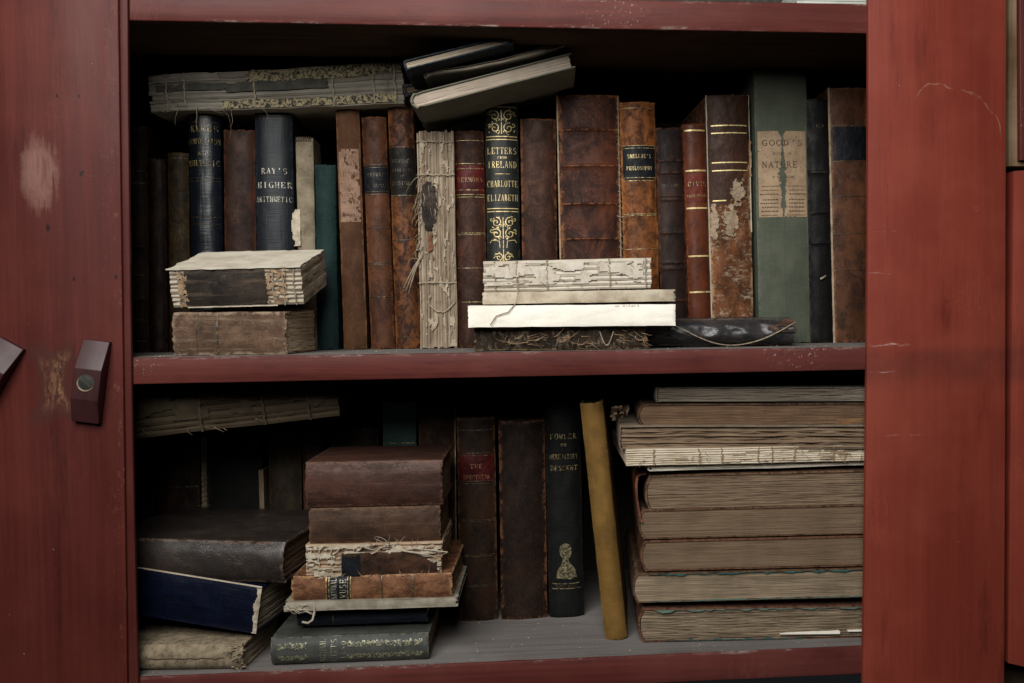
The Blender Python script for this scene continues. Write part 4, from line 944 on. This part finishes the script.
decal(b, -T_*.3, T_*.42, H_*.05, H_*.98, .0007, lambda x, z: fbm(x*120, z*36, 4) > -.05, .0010, .0004, 5, .0005).build('spine_lining', sheet('lining_white', (.56, .51, .43), (.40, .34, .26), .2, 90), b.root)
mb = MB(); q = [P(*c_) for c_ in ((519, 272, .0175), (518, 290, .0165), (517, 302, .006), (508, 312, .005), (496, 316, .005), (490, 325, .004))]
mw = b.root.matrix_world.inverted(); mb.tube([mw @ p for p in q], .00045, 5); mb.build('hanging_thread', CORD, b.root)
# G: limp black wallet book
LIMP = lm('limp_black', (.060, .064, .075), (.020, .021, .026), (.16, .16, .18), wear=.5, mott=(.35, .6), rough=.36, spec=.5)  # patchy blue-grey highlights painted into the base and scuff colours
b = lie('flat', 625, 797, 316.5, 345, .045, .07, LIMP, 'limp shiny black leather notebook lying right of the white stack', zfix=.0003, pages=PG_DARK, K=8, bulge=.014, b=.0012, rag=.003, group=GF, warp=.0024, groove=0, nz=60, ns=25)
for v in b.cv.data.vertices:
    v.co.x += .0014*nz1(v.co.z*38, v.co.y*60, 2); v.co.y += .0024*nz1(v.co.z*75, v.co.x*150, 6)+.0012*nz1(v.co.z*180, v.co.x*260, 8)
mb = MB(); mb.tube([b.at(b.T*(.34-.80*math.sin(math.pi*min(1, t_/24/.92))**1.1), b.H*(.005+.80*t_/24), .0030) for t_ in range(25)], .00055, 6); mb.build('tie_cord', CORD, b.root)
decal(b, b.T*.0, b.T*.46, .0005, b.H*.20, .0012, lambda x, z: z < b.H*.2*(.6+.5*nz1(x*140, 1)) and nz1(x*300, z*80) > -.3, .0010, .0008, 3, .0016).build('torn_flap', lm('flap_brown', (.15, .10, .07), (.05, .035, .03), (.4, .28, .2), wear=.6), b.root)

# ------------------------------------------------------------------ lower shelf
ZB = Z_BOT; YL = .120; GL = 'books standing at the back of the lower shelf'
def low(*a, **k):
    k.setdefault('zb', ZB); k.setdefault('Y', YL); k.setdefault('group', GL); return stand(*a, **k)
zl = lambda b, px, y: P(px, y, YL).z-b.root.location.z
b = low(128, 132, 156, 432, lm('lb1', (.020, .013, .010), (.010, .007, .006), (.06, .04, .03), wear=.3), 'near black book in the far left corner of the lower shelf', Y=.178, D=.10)
b = low(156, 158, 200, 446, lm('lb2', (.038, .022, .013), (.017, .011, .008), (.09, .05, .03), wear=.3), 'dark brown book with two gilt rules, in shadow left on the lower shelf', Y=.178, D=.10)
tooling(b, [(zl(b, 178, y), .0007) for y in (456, 497)], GILTF)
b = low(200, 203, 208, 438, None, 'sliver of a grey coverless block with beaded sewing beside the wide near black book', exposed=True, pages=PG_OLD, K=3, nz=40, yj=.0008, Y=.178, D=.10)
cords(b, [b.H*(.35+.03*i) for i in range(20)], .0006, sd=51)
b = low(207, 209, 262, 434, cloth('lb3', (.007, .006, .006), (.004, .004, .004), (.03, .025, .02), .3), 'wide near black book standing in the shadow under the long lying volume', Y=.178, D=.10)
b = low(258, 262, 267, 470, None, 'thin dull edged pamphlet standing against the wide near black book', exposed=True, pages=PG_OLD, K=2, nz=20, yj=.0006, Y=.178, D=.10, name='paper_pamphlet', cat='pamphlet')
b = low(267, 270, 303, 430, lm('lb4', (.042, .033, .021), (.024, .019, .013), (.08, .06, .04), wear=.3), 'dull olive brown book with a worn patch, standing left of the brown stack', Y=.178, D=.10)
b = low(301, 305, 327, 432, lm('lb5', (.080, .046, .042), (.055, .032, .030), (.12, .08, .07), wear=.3), 'dusty pinkish brown book half hidden behind the centre stack', Y=.178, D=.10)
b = low(330, 332, 380, 428, lm('lb6', (.034, .021, .016), (.018, .012, .010), (.07, .05, .04), wear=.3), 'dark brown book behind the centre stack, left of the small teal one', Y=.178, D=.10)
b = low(382, 383, 417, 402, cloth('lteal', (.045, .085, .075), (.036, .068, .060), (.08, .12, .10), .3), 'teal cloth book standing behind the centre stack, only its head showing', Y=.178, D=.10, bulge=.002)
tooling(b, [(P(400, 443, .178).z-b.root.location.z, .0006)], GILT)
b = low(418, 420, 457, 407, lm('lb7', (.060, .034, .020), (.030, .018, .012), (.13, .08, .045), wear=.5), 'brown leather book with worn pale joints behind the right of the centre stack', Y=.165)
mb = MB(); mb.tube([b.at(b.T*.49, b.H*i/30, .0003+.0004*nz1(i*.5, 1)) for i in range(31)], .0006, 5); mb.build('worn_joint', BOARDC, b.root)
b = low(456, 459, 498, 418, lm('lb8', (.036, .020, .013), (.018, .011, .008), (.13, .075, .04), wear=.5), 'dark brown book with a deep red label, left of the plain black brown book', bulge=.005)
lp = label_patch(b, zl(b, 477, 482), zl(b, 475, 454), LBL_RED, .45)
tooling(b, [(zl(b, 477, y), .0006) for y in (430, 453, 455.5, 481, 483.5, 520, 521.5, 555, 556.5, 585, 586.5)], GILTF, frac=.44)
lettering(b, [('THE', 0, zl(b, 476, 468), .004, .013), ('SPECTATOR', 0, zl(b, 476, 479), .004, .026)], GILT_R, parent=lp)
b = low(498, 501, 548, 421, lm('lb9', (.030, .017, .012), (.014, .009, .007), (.14, .065, .035), wear=.7, mott=(.36, .64)), 'broad plain black brown leather book between the red labelled and the FOWLER book', bulge=.005)
FOW = cloth('black_fowler', (.007, .007, .007), (.004, .004, .004), (.018, .018, .018), .4, .55, .15)
b = low(544, 549, 585, 376, FOW, 'tall black book lettered FOWLER ON HEREDITARY DESCENT with a gilt bust', bulge=.006)
zz = lambda y: zl(b, 565, y)
lettering(b, [('FOWLER', 0, zz(439), .0052, .027), ('ON', 0, zz(446.5), .003, .006), ('HEREDITARY', 0, zz(459), .0048, .028), ('DESCENT', 0, zz(470.5), .0050, .027)], GILT, drop=.05)
mb = MB(); m_ = b.mp(.0006)
def fan_poly(pts, c_):
    c3 = m_(*c_); n_ = len(pts)
    mb.add([c3]+[m_(*p) for p in pts], [(0, 1+i, 1+(i+1) % n_) for i in range(n_)])
def prof(pts): return [(p[0]*.00098, zz(562)+p[1]*.00105) for p in pts]
# head in three quarter profile with brow, nose, chin and hair, then neck and draped shoulders
fan_poly(prof([(-6, 8), (-6.6, 11), (-5.8, 14.5), (-3, 17), (.5, 17.6), (3.5, 16.4), (5.4, 13.5), (5.2, 11.5), (6.3, 9.2), (5.2, 8.4), (5.5, 7.2), (4.8, 6.4), (4.6, 4.6), (2.8, 4), (-2, 3.4), (-4.6, 5)]), (0, zz(560)+.0110))
fan_poly(prof([(-3.4, 4.2), (2.6, 4.4), (2.6, .5), (5.5, -3), (-5.4, -3.5), (-3.6, 0)]), (-.0005, zz(560)+.0006))
fan_poly(prof([(-5.6, -3.4), (5.6, -2.8), (9.6, -8), (10.4, -14.6), (4, -16.4), (-5, -15.4), (-9.8, -14.8), (-9, -8.4)]), (0, zz(560)-.010))
for y in (583.5, 588.5): rule_mb(mb, -b.T*.40, b.T*.40, zz(y), .0010, m_)
mb.build('gilt_bust', GILTF if False else gilt('gilt_bust', (.25, .21, .11), (.014, .014, .012), .50), b.root, 0)
lettering(b, [('BOSTON', 0, zz(588.5)+.0008, .0026, .022)], GILTF)
b = low(540+43, 604, 627.5, 402, cloth('mustard', (.185, .100, .024), (.120, .064, .016), (.24, .15, .05), .5, .75, .15), 'plain mustard yellow cloth book leaning left in front of the right stack', Y=.045, bulge=.006, D=.13, yawd=-5, groove=.0012)

GS = 'books stacked flat in the centre of the lower shelf'
def lay(bookz, *a, **k): return lie(*a, zfix=bookz, **k)
def zat(px, py, Y): return P(px, py, Y).z
# ---- centre stack, bottom up
ORN = cloth('grey_ornate', (.062, .063, .056), (.034, .035, .031), (.12, .12, .10), .6, .6, .35)
b = lie('flat', 270, 429, 630.5, 658, .012, .115, ORN, 'charcoal cloth book with rubbed gilt scrollwork at the bottom of the centre stack', zfix=ZB+.0003, bulge=.005, group=GS, warp=.0006)
mb = MB(); m_ = b.mp(.0006, True); H_, T_ = b.H, b.T
for cz in [H_*q for q in (.07, .13, .19, .25, .31, .37, .43, .49, .80, .86, .92)]:
    scrollwork(mb, cz, 0, H_*.062, T_*.84, m_, .0005, int(cz*9999), 2)
mb.build('gilt_tooling', gilt('gilt_rubbed_green', (.34, .33, .19), (.07, .07, .06), .50), b.root, 0)
mb = MB()
def vtext(bk, mb, txt, zc, h, wd, off=.0007):     # letters read from the bottom of the spine upwards
    m0 = lambda a, q: bk.at(a, zc+q*1.0, off)
    text_mb(mb, txt, 0, -h/2, h, wd, m0, nseed(), .05)
vtext(b, mb, 'NATIONAL', H_*.67, .0050, T_*.8); vtext(b, mb, 'GIFTS', H_*.60, .0050, T_*.84); vtext(b, mb, '1850', H_*.54, .0040, T_*.7)
mb.build('lettering', gilt('gilt_rubbed', (.36, .33, .22), (.06, .06, .05), .52), b.root, 0)
b = lie('flat', 296, 428, 609, 632, .030, .10, cloth('dark_navy_low', (.012, .015, .023), (.008, .010, .015), (.05, .06, .08), .3), 'almost black navy book second from the bottom of the centre stack', zfix=P(300, 631, .02).z, bulge=.004, group=GS)
tooling(b, [(b.H*.72, .0012)], GILTF)
b = lie('flat', 283, 458, 603, 612.5, .011, .13, sheet('limp_grey_wrapper', (.32, .29, .23), (.17, .14, .10), .4, 60), 'thin grey coverless pamphlet with a dangling thread beneath the labelled brown book', zfix=P(283, 612.5, .011).z, pages=PG_CREAM, bulge=.001, b=.0012, rag=.002, K=4, zj=.002, group=GS, warp=.0016, yawd=0, name='paper_pamphlet', cat='pamphlet')
shreds(b, 14, (-.5, .5), (b.H*.85, b.H*.99), (.004, .012), sd=61, r=.0006, mat=CREAMS)
mb = MB(); q = [P(*c_) for c_ in ((314, 603, .012), (314.5, 612, .010), (312.5, 620, .009), (308, 623, .009), (302, 622, .0085))]
mw = b.root.matrix_world.inverted(); mb.tube([mw @ p for p in q], .0009, 6); mb.build('hanging_thread', CREAMS, b.root)
LB = lm('orange_worn', (.25, .135, .075), (.13, .06, .035), (.42, .27, .15), wear=.8, mott=(.34, .62), scale=90, rough=.7)
b = lie('flat', 290, 453, 578, 603.5, .013, .13, LB, 'scuffed light brown calf book with a navy label, mid stack under the torn block', zfix=P(290, 603.5, .013).z, bulge=.0028, group=GS, rag=.002, yawd=-1.0, warp=.0005, K=10)
T_, H_ = b.T, b.H
lp = decal(b, -T_*.485, T_*.485, H_*.64, H_*.775, .0004, None, .0012).build('title_label', LBL_NAVY, b.root)
tooling(b, [(H_*q, .0007) for q in (.633, .65, .765, .782)], GILT, frac=.47); tooling(b, [(H_*.44, .0010), (H_*.25, .0010)], GILTF)
mb = MB(); vtext(b, mb, 'NATURAL', H_*.735, .0050, T_*.82, .0009); vtext(b, mb, 'MUSE', H_*.678, .0055, T_*.78, .0009); mb.build('lettering', gilt('pale_gilt', (.55, .50, .36), (.04, .05, .07), .56), lp, 0)
b = lie('flat', 305.5, 443, 546, 581, .017, .095, None, 'torn tan text block with a dark hole through its spine lining, mid stack', zfix=P(305, 580.5, .017).z, pages=SEWN_TAN, exposed=True, K=9, nz=70, ny=6, yj=.0010, zj=.0014, wavy=.0004, bulge=.001, group=GS)
T_, H_ = b.T, b.H
def hole(x, z):
    t = z/H_; 
    if not (.04 < t < .74): return False
    topl = T_*(.24-.35*max(0, (.22-t)/.18)); return -T_*.47 < x < topl+.0016*nz1(z*160, 1)
decal(b, -T_*.48, T_*.4, 0.002, H_*.76, .0006, hole, .0009, .0004, 3, .0004).build('leather_remnant', lm('hole_leather', (.085, .045, .028), (.030, .018, .013), (.17, .09, .05), wear=.5), b.root)
decal(b, -T_*.47, T_*.22, H_*.60, H_*.735, .0012, lambda x, z: x < T_*.16+.002*nz1(z*200, 2), .0010, .0003).build('title_label', LBL_NAVY, b.root)
decal(b, -T_*.48, T_*.49, H_*.01, H_*.99, .0010, lambda x, z: (not hole(x, z)) and fbm(x*260, z*60, 7) > .05, .0009, .0006, 5, .0010).build('spine_lining', CREAMS, b.root)
cords(b, [H_*.81, H_*.90], .0007, sd=71); shreds(b, 18, (.2, .5), (H_*.1, H_*.8), (.006, .022), sd=72, r=.0006, mat=CREAMS, down=0, dirx=.3); shreds(b, 20, (-.5, -.42), (H_*.1, H_*.8), (.003, .010), sd=73, r=.0005, mat=GLUE, down=0, dirx=1)
mb = MB()
for (a0, c0, a1, c1) in ((.30, .30, .03, -.10), (.36, .22, .10, -.3), (.46, .62, .30, .45)):
    mb.tube([b.at(T_*a0, H_*c0, .002), b.at(T_*(a0+a1)/2, H_*(c0+c1)/2, .004), b.at(T_*a1, H_*max(.02, c1), .002)], .0009, 5, True, .5)
mb.build('torn_strip', CREAMS, b.root)
LB2 = lm('stack_brown', (.092, .056, .038), (.052, .032, .024), (.17, .11, .07), wear=.5, mott=(.3, .7), streak=.4, rough=.65)
b = lie('flat', 308.5, 441, 509, 546, .019, .10, LB2, 'plain brown leather book second from the top of the centre stack', zfix=P(308, 546, .019).z, bulge=.004, group=GS)
LB3 = lm('stack_red_brown', (.085, .043, .034), (.050, .027, .023), (.15, .09, .07), wear=.5, mott=(.3, .7), streak=.4, rough=.5)
b = lie('flat', 304.5, 443, 463, 509, .017, .105, LB3, 'thick dark red brown leather book on top of the centre stack', zfix=P(305, 509, .017).z, bulge=.005, group=GS, rag=.0012, warp=.0008)
# ---- left stack
GLS = 'books piled at the left of the lower shelf'
SACK = sheet('coarse_cream', (.28, .225, .15), (.12, .09, .06), .8, 150)
b = lie('flat', 85, 243, 641, 667, .008, .10, SACK, 'coarse cream covered book with a rough fraying end at the lower left corner', zfix=ZB+.0003, bulge=.005, group=GLS, rag=.003, yawd=-4, warp=.0020, pages=PG_CREAM, roll=0, K=8, zj=.002)
shreds(b, 20, (-.5, .5), (.0, b.H*.10), (.003, .009), sd=81, r=.0009, mat=SACK, down=.5, dirx=.2)
mb = MB(); 
for (a, z0_, z1_) in ((-.02, .12, .62),): mb.tube([b.at(b.T*(a+.06*nz1(i*.5, a)), b.H*(z0_+(z1_-z0_)*i/24), .0001) for i in range(25)], .0005, 4, False, .5)
mb.build('crack', lm('crack_brown', (.12, .06, .04), (.05, .03, .02), (.2, .1, .08)), b.root)
NAVY = cloth('bright_navy', (.002, .004, .014), (.001, .002, .006), (.008, .012, .04), .35, .32, .5)
b = lie('flat', 85, 255, 567, 616, .020, .12, NAVY, 'deep navy cloth book sagging down to the right with a broken pale hinge', bulge=.0015, group=GLS, rag=.001, yawd=-8, roll=-8.5, warp=.0006, pages=PG_CREAM, K=20, zj=.001, ny=8, nzl=8, b=.0018)
T_, H_ = b.T, b.H
mb = MB(); mb.tube([b.at(T_*.495, H_*i/30, .0002+.0002*nz1(i*.5, 1)) for i in range(31)], .0008, 5); mb.build('frayed_hinge', CREAMS, b.root)
decal(b, -T_*.48, T_*.47, -.0002, H_*.05, .0010, lambda x, z: z < H_*(.024+.016*nz1(x*110, 1)), .0008, .0006, 2, .0010).build('torn_lining', CREAMS, b.root)
DKB = lm('worn_black_brown', (.050, .042, .038), (.026, .022, .021), (.15, .115, .095), wear=.6, mott=(.33, .66), rough=.45, spec=.45)
b = lie('flat', 85, 283, 544, 586, .020, .145, DKB, 'large worn black brown leather book on top of the left pile', bulge=.006, group=GLS, rag=.0012, yawd=-7, roll=-1.4, warp=.0008, pages=PG_DARK, K=16, ny=8, zj=.001, nzl=10)
OLDL = paper('dark_sewn', (.085, .064, .040), (.035, .025, .017), .55, 420, .4)
b = lie('flat', 60, 341, 401, 446, .060, .13, None, 'long brown coverless volume lying slantwise at the top left of the lower shelf', pages=OLDL, exposed=True, K=7, nz=60, ny=5, yj=.0010, zj=.0015, wavy=.0006, bulge=.003, roll=5.2, group=GLS, yawd=3)
H_, T_ = b.H, b.T
cords(b, [H_*q for q in (.11, .27, .49)], .0011, sd=91, mat=sheet('dark_cord', (.10, .08, .05), (.05, .04, .03), .3, 200)); shreds(b, 8, (-.5, -.3), (H_*.2, H_*.8), (.004, .01), sd=92, mat=GLUE, r=.0004)
decal(b, -T_*.2, T_*.45, H_*.05, H_*.95, .0007, lambda x, z: fbm(x*70, z*26, 4) > .0, .0013, .0004, 5, .0004).build('spine_lining', sheet('old_lining', (.075, .058, .037), (.04, .03, .021), .4, 60), b.root)
# ---- right stack, tail edges to the room; bottom up
GR = 'large volumes stacked at the right of the lower shelf'
TEAL2 = (.045, .16, .15)
def boards(name, base, edge): return lm(name, tuple(c*.8 for c in base), tuple(c*.4 for c in base), tuple(c*.7 for c in edge), wear=.6, mott=(.33, .66), rough=.8)
BR_ = boards('stack_boards_rust', (.16, .082, .055), (.24, .13, .09)); BT_ = boards('stack_boards_teal', (.060, .13, .12), (.20, .11, .07)); BB_ = boards('stack_boards_brown', (.13, .085, .055), (.22, .14, .09))
P1 = paper('leaf_edge_a', (.27, .190, .125), (.11, .072, .046), .6, 1900, .12, coarse=.45); P2 = paper('leaf_edge_b', (.205, .140, .090), (.10, .066, .042), .55, 1900, .1, coarse=.22); P3 = paper('leaf_edge_c', (.33, .255, .175), (.11, .075, .048), .7, 1600, .2, coarse=.7)
def rs(xl, yt, yb, mat, pages, label, Y=.036, D=.20, roll=1.2, z=None, **k):
    k.setdefault('K', 64); k.setdefault('bulge', .005); k.setdefault('b', .0015); k.setdefault('yawd', -3)
    return lie('tail', xl, 905, yt, yb, Y, D, mat, label, roll=k.pop('rl', .55), pages=pages, group=GR, ny=30, nzl=5, zj=k.pop('zj', .0005), nz=k.pop('nz', 16), sq=k.pop('sq', .0012), wavy=k.pop('wavy', .0003), foresq=.004, zfix=z, groove=.0003, **k)
def strip(bk, side, col, seed=1, t=.0010, frac=(.06, 1)):      # torn coloured paper showing along a board edge
    x0 = side*(bk.T/2-.0012); V = []; Fc = []; n_ = 60
    for i in range(n_+1):
        y = bk.D*(frac[0]+(frac[1]-frac[0])*i/n_); h = t*max(.06, .55+1.9*fbm(i*.23, seed)); dz = .0006*nz1(i*.8, seed+4)
        V += [(x0-side*.0003, y, -.0008+dz), (x0-side*h, y, -.0008+dz), (x0-side*h, y, .010), (x0-side*.0003, y, .010)]
    for i in range(n_):
        for j in range(4): Fc.append((i*4+j, i*4+(j+1) % 4, (i+1)*4+(j+1) % 4, (i+1)*4+j))
    Fc += [(0, 1, 2, 3), tuple(n_*4+j for j in range(4))[::-1]]
    o = link('endpaper_edge', V, Fc, col, bk.root, 30); bm_fix(o)
TE = sheet('teal_paper', (.040, .115, .108), (.030, .06, .058), .5, 160); TE2 = sheet('pale_teal_paper', (.12, .18, .15), (.09, .11, .09), .5, 120); DK = sheet('dark_paper', (.05, .04, .032), (.03, .025, .02), .3, 90)
b = rs(638, 605.5, 639.5, BR_, P3, 'book at the bottom of the right stack with rust spine and pale green edge', z=ZB+.0003, rl=0, wavy=.0010, zj=.0020); strip(b, 1, TE2, 1, .0018); strip(b, -1, TE, 9, .0006, (.1, .6))
mb = MB()
for (a0, a1, xx) in ((.52, .74, -.30), (.77, .99, -.25)):
    mb.add([(b.T*xx, b.D*a0, -.0018), (b.T*(xx+.05), b.D*a1, -.0020), (b.T*(xx-.02), b.D*a1, -.0018), (b.T*(xx-.015), b.D*a0, -.0015), (b.T*xx, b.D*a0, .03), (b.T*(xx+.07), b.D*a1, .03), (b.T*(xx-.06), b.D*a1, .03), (b.T*(xx-.015), b.D*a0, .03)], [(0, 1, 2, 3), (0, 4, 5, 1), (1, 5, 6, 2), (2, 6, 7, 3), (3, 7, 4, 0), (4, 7, 6, 5)])
mb.build('loose_leaf', PALE, b.root, 0)
zc = lambda px, py: P(px, py, .036).z
b = rs(632, 573.5, 604, BB_, P3, 'volume with torn teal paper along both boards, second from bottom of the right stack', wavy=.0006); strip(b, 1, TE, 2, .0016); strip(b, -1, TE2, 3, .0010)
b = rs(640, 541, 572, boards('stack_boards_orange', (.17, .085, .05), (.25, .14, .09)), P2, 'evenly trimmed book with orange brown spine, third from bottom of the right stack', wavy=.0002, zj=.0004)
b = rs(638, 509.5, 540, BB_, P2, 'smooth edged dull brown volume in the middle of the right stack beneath the detached spine', wavy=.0002, zj=.0004)
b = rs(645, 475.5, 512, boards('stack_boards_tan', (.20, .13, .085), (.30, .2, .13)), P1, 'thick volume whose detached orange leather spine hangs loose at the left of the stack', wavy=.0005, zj=.0010, rl=.6)
mb = MB(); V = []; rr = random.Random(5); pts = [(.0, .036), (-.0045, .0355), (-.0075, .0335), (-.0085, .026), (-.0080, .014), (-.0068, .004), (-.0055, -.004), (-.0035, -.0075)]
pth = [Vector((b.T/2-.036+q[1]+.001, q[0], 0)) for q in pts]
n_ = len(pth)
for j in range(9):
    z = -.0015+.16*j/8
    for i, p in enumerate(pth):
        V.append((p.x+.0006*nz1(i*.9, j*2.), p.y, z+.0012*nz1(i*1.7, j*.1)*(j == 0))); 
    for i, p in enumerate(pth): V.append((p.x+.0004, p.y+.0020+.0005*nz1(i*1.3, 7), z+.001*nz1(i*1.1, 3)*(j == 0)))
Fc = []
for j in range(8):
    o, q = j*2*n_, (j+1)*2*n_
    for i in range(n_-1): Fc += [(o+i, o+i+1, q+i+1, q+i), (o+n_+i+1, o+n_+i, q+n_+i, q+n_+i+1)]
    Fc += [(o, q, q+n_, o+n_), (o+n_-1, o+2*n_-1, q+2*n_-1, q+n_-1)]
for i in range(n_-1): Fc += [(i, n_+i, n_+i+1, i+1)]
o = link('detached_spine', V, Fc, lm('orange_leather', (.30, .13, .075), (.15, .06, .04), (.40, .22, .14), wear=.6), b.root, 50); bm_fix(o)
b = lie('tail', 648.5, 905, 466.5, 471.5, .030, .16, PALE, 'thin white pamphlet sagging under the sewn white block in the right stack', roll=.2, pages=PALE, bulge=.0008, b=.0008, K=2, ny=30, nzl=3, group=GR, wavy=.0015, nz=8, warp=.002, groove=0, name='paper_pamphlet', cat='pamphlet')
WS = paper('white_sewn_stack', (.62, .55, .44), (.30, .21, .12), .4, 420, .55, (.40, .27, .12))
# sewn block: spine folds face the room
b = lie('flat', 625.5, 905, 450, 466.5, .022, .16, None, 'bright white sewn block with tan thread stitches crossing its folds in the right stack', pages=WS, exposed=True, K=8, nz=80, ny=4, yj=.0007, zj=.001, wavy=.0004, bulge=.0006, group=GR, roll=.1)
H_, T_ = b.H, b.T
TH_ = sheet('tan_thread', (.34, .24, .13), (.2, .13, .07), .3, 300)
cords(b, [H_*q for q in (.07, .22, .26, .40, .48, .53, .66, .74, .90)], .0004, sd=95, mat=TH_, amp=.0010); shreds(b, 26, (-.4, .4), (H_*.1, H_*.95), (.003, .009), sd=96, r=.0003, mat=TH_, down=0)
mb = MB(); rr = random.Random(77)
for i in range(14):
    z0_ = H_*rr.uniform(.1, .95); x0_ = T_*rr.uniform(-.35, .35); mb.tube([b.at(x0_+.0006*nz1(i, q), z0_+.003*q, .0006) for q in range(5)], .0003, 4)
mb.build('long_stitches', TH_, b.root)
b = rs(618, 426, 450, sheet('ragged_wrapper', (.20, .155, .11), (.11, .08, .06), .3, 60), P1, 'ragged book sticking out furthest left in the right stack, its corner leaves torn', Y=.030, rl=-.5, b=.0012, bulge=.0015, wavy=.0014, zj=.003, K=20)
b = rs(637, 404, 427, boards('stack_boards_dk', (.075, .050, .036), (.14, .09, .06)), paper('leaf_edge_d', (.19, .115, .068), (.09, .055, .035), .5, 1900, .1, coarse=.4), 'reddish brown edged book second from the top of the right stack', rl=-.4, wavy=.0006)
mb = MB(); q = [P(*c_) for c_ in ((833, 427, .028), (838, 420, .027), (880, 416, .026), (880, 432, .027))]; mw = b.root.matrix_world.inverted()
q2 = [p+Vector((0, .010, .0006)) for p in q]; mb.add([mw @ p for p in q+q2], [(0, 1, 2, 3), (7, 6, 5, 4), (0, 4, 5, 1), (1, 5, 6, 2), (2, 6, 7, 3), (3, 7, 4, 0)]); mb.build('torn_corner', lm('tan_scrap', (.30, .19, .11), (.2, .12, .07), (.4, .28, .2)), b.root)
b = rs(655, 388, 402.5, sheet('top_wrapper', (.16, .14, .115), (.09, .08, .065), .3, 60), paper('leaf_edge_e', (.24, .20, .155), (.10, .08, .06), .6, 1600, .2), 'thin grey leaved book on the very top of the right stack', b=.0008, bulge=.001, rl=-.4, K=12, wavy=.0012, zj=.0018)
mb = MB(); base_ = P(620, 421, .036); V = []; Fc = []; m1, m2 = 9, 7
for i in range(m1):
    for j in range(m2):
        p = P(611+18*i/(m1-1)+2.2*nz1(i*.6, j*.5, 3), 407+14*j/(m2-1)-.35*i+2.6*nz1(i*.7, j*.6, 8), .036); p.y += .006*nz1(i*.5, j*.6, 1)+.002*j; V.append(p-base_)
n_ = len(V); V += [v+Vector((.0003, .0008, 0)) for v in V]
for i in range(m1-1):
    for j in range(m2-1):
        if nz1(i*1.1, j*.9, 5) < -.30: continue
        a_ = i*m2+j; Fc += [(a_, a_+1, a_+m2+1, a_+m2), (n_+a_, n_+a_+m2, n_+a_+m2+1, n_+a_+1)]
mb.add(V, Fc)
sc_ = mb.build('paper_scrap', sheet('scrap_brown', (.16, .11, .07), (.09, .06, .04), .4, 120), None, 30); sc_.location = base_; bm_fix(sc_); tag(sc_, 'small crumpled brown paper scrap sticking out left of the right stack', 'scrap')
# pale papers above the top board, seen only as a sliver
mb = MB(); pz = top_z+.0004; n_ = 24; V = []; Fc = []
pa, pc = P(797, 2, .012), P(872, 2, .012)
for k_ in range(5):
    z0_, z1_ = pz+.004*k_, pz+.004*k_+.0036; x0_, x1_ = pa.x+.002*nz1(k_, 1), pc.x
    mb.add([(x0_, .012, z0_), (x1_, .012, z0_), (x1_, .20, z0_), (x0_, .20, z0_), (x0_, .012, z1_), (x1_, .012, z1_), (x1_, .20, z1_), (x0_, .20, z1_)], [(0, 3, 2, 1), (4, 5, 6, 7), (0, 1, 5, 4), (1, 2, 6, 5), (2, 3, 7, 6), (3, 0, 4, 7)])
o = mb.build('paper_pile', sheet('grey_paper', (.50, .52, .46), (.36, .38, .34), .2, 60), None, 0); tag(o, 'pale grey paper pile glimpsed above the top board at the upper right', 'papers')

def crumbs(name, z, n_, label, y0_, y1_, sd):
    rr = random.Random(sd); mb = MB()
    for i in range(n_):
        p = Vector((rr.uniform(-.005, W-.01), y0_+(y1_-y0_)*rr.random()**1.5, z)); p.z += (zm(p.x) if z > -.1 else zf(p.x)-Z_BOT); s_ = rr.uniform(.0004, .0013); a = rr.uniform(0, 6.3); k_ = 5
        V = [p+Vector((math.cos(a+q*1.257)*s_*rr.uniform(.5, 1.3), math.sin(a+q*1.257)*s_*rr.uniform(.5, 1.3), .00015)) for q in range(k_)]+[p+Vector((0, 0, s_*.55))]
        mb.add(V, [(q, (q+1) % k_, k_) for q in range(k_)])
    o = mb.build(name, BOARDC, None, 0); tag(o, label, 'crumbs', None, 'stuff')
crumbs('leather_crumbs', .0001, 110, 'crumbs of leather and paper lying on the upper shelf', .006, .09, 1)
crumbs('leather_crumbs', Z_BOT+.0001, 190, 'crumbs of leather and paper lying on the lower shelf', .006, .12, 2)
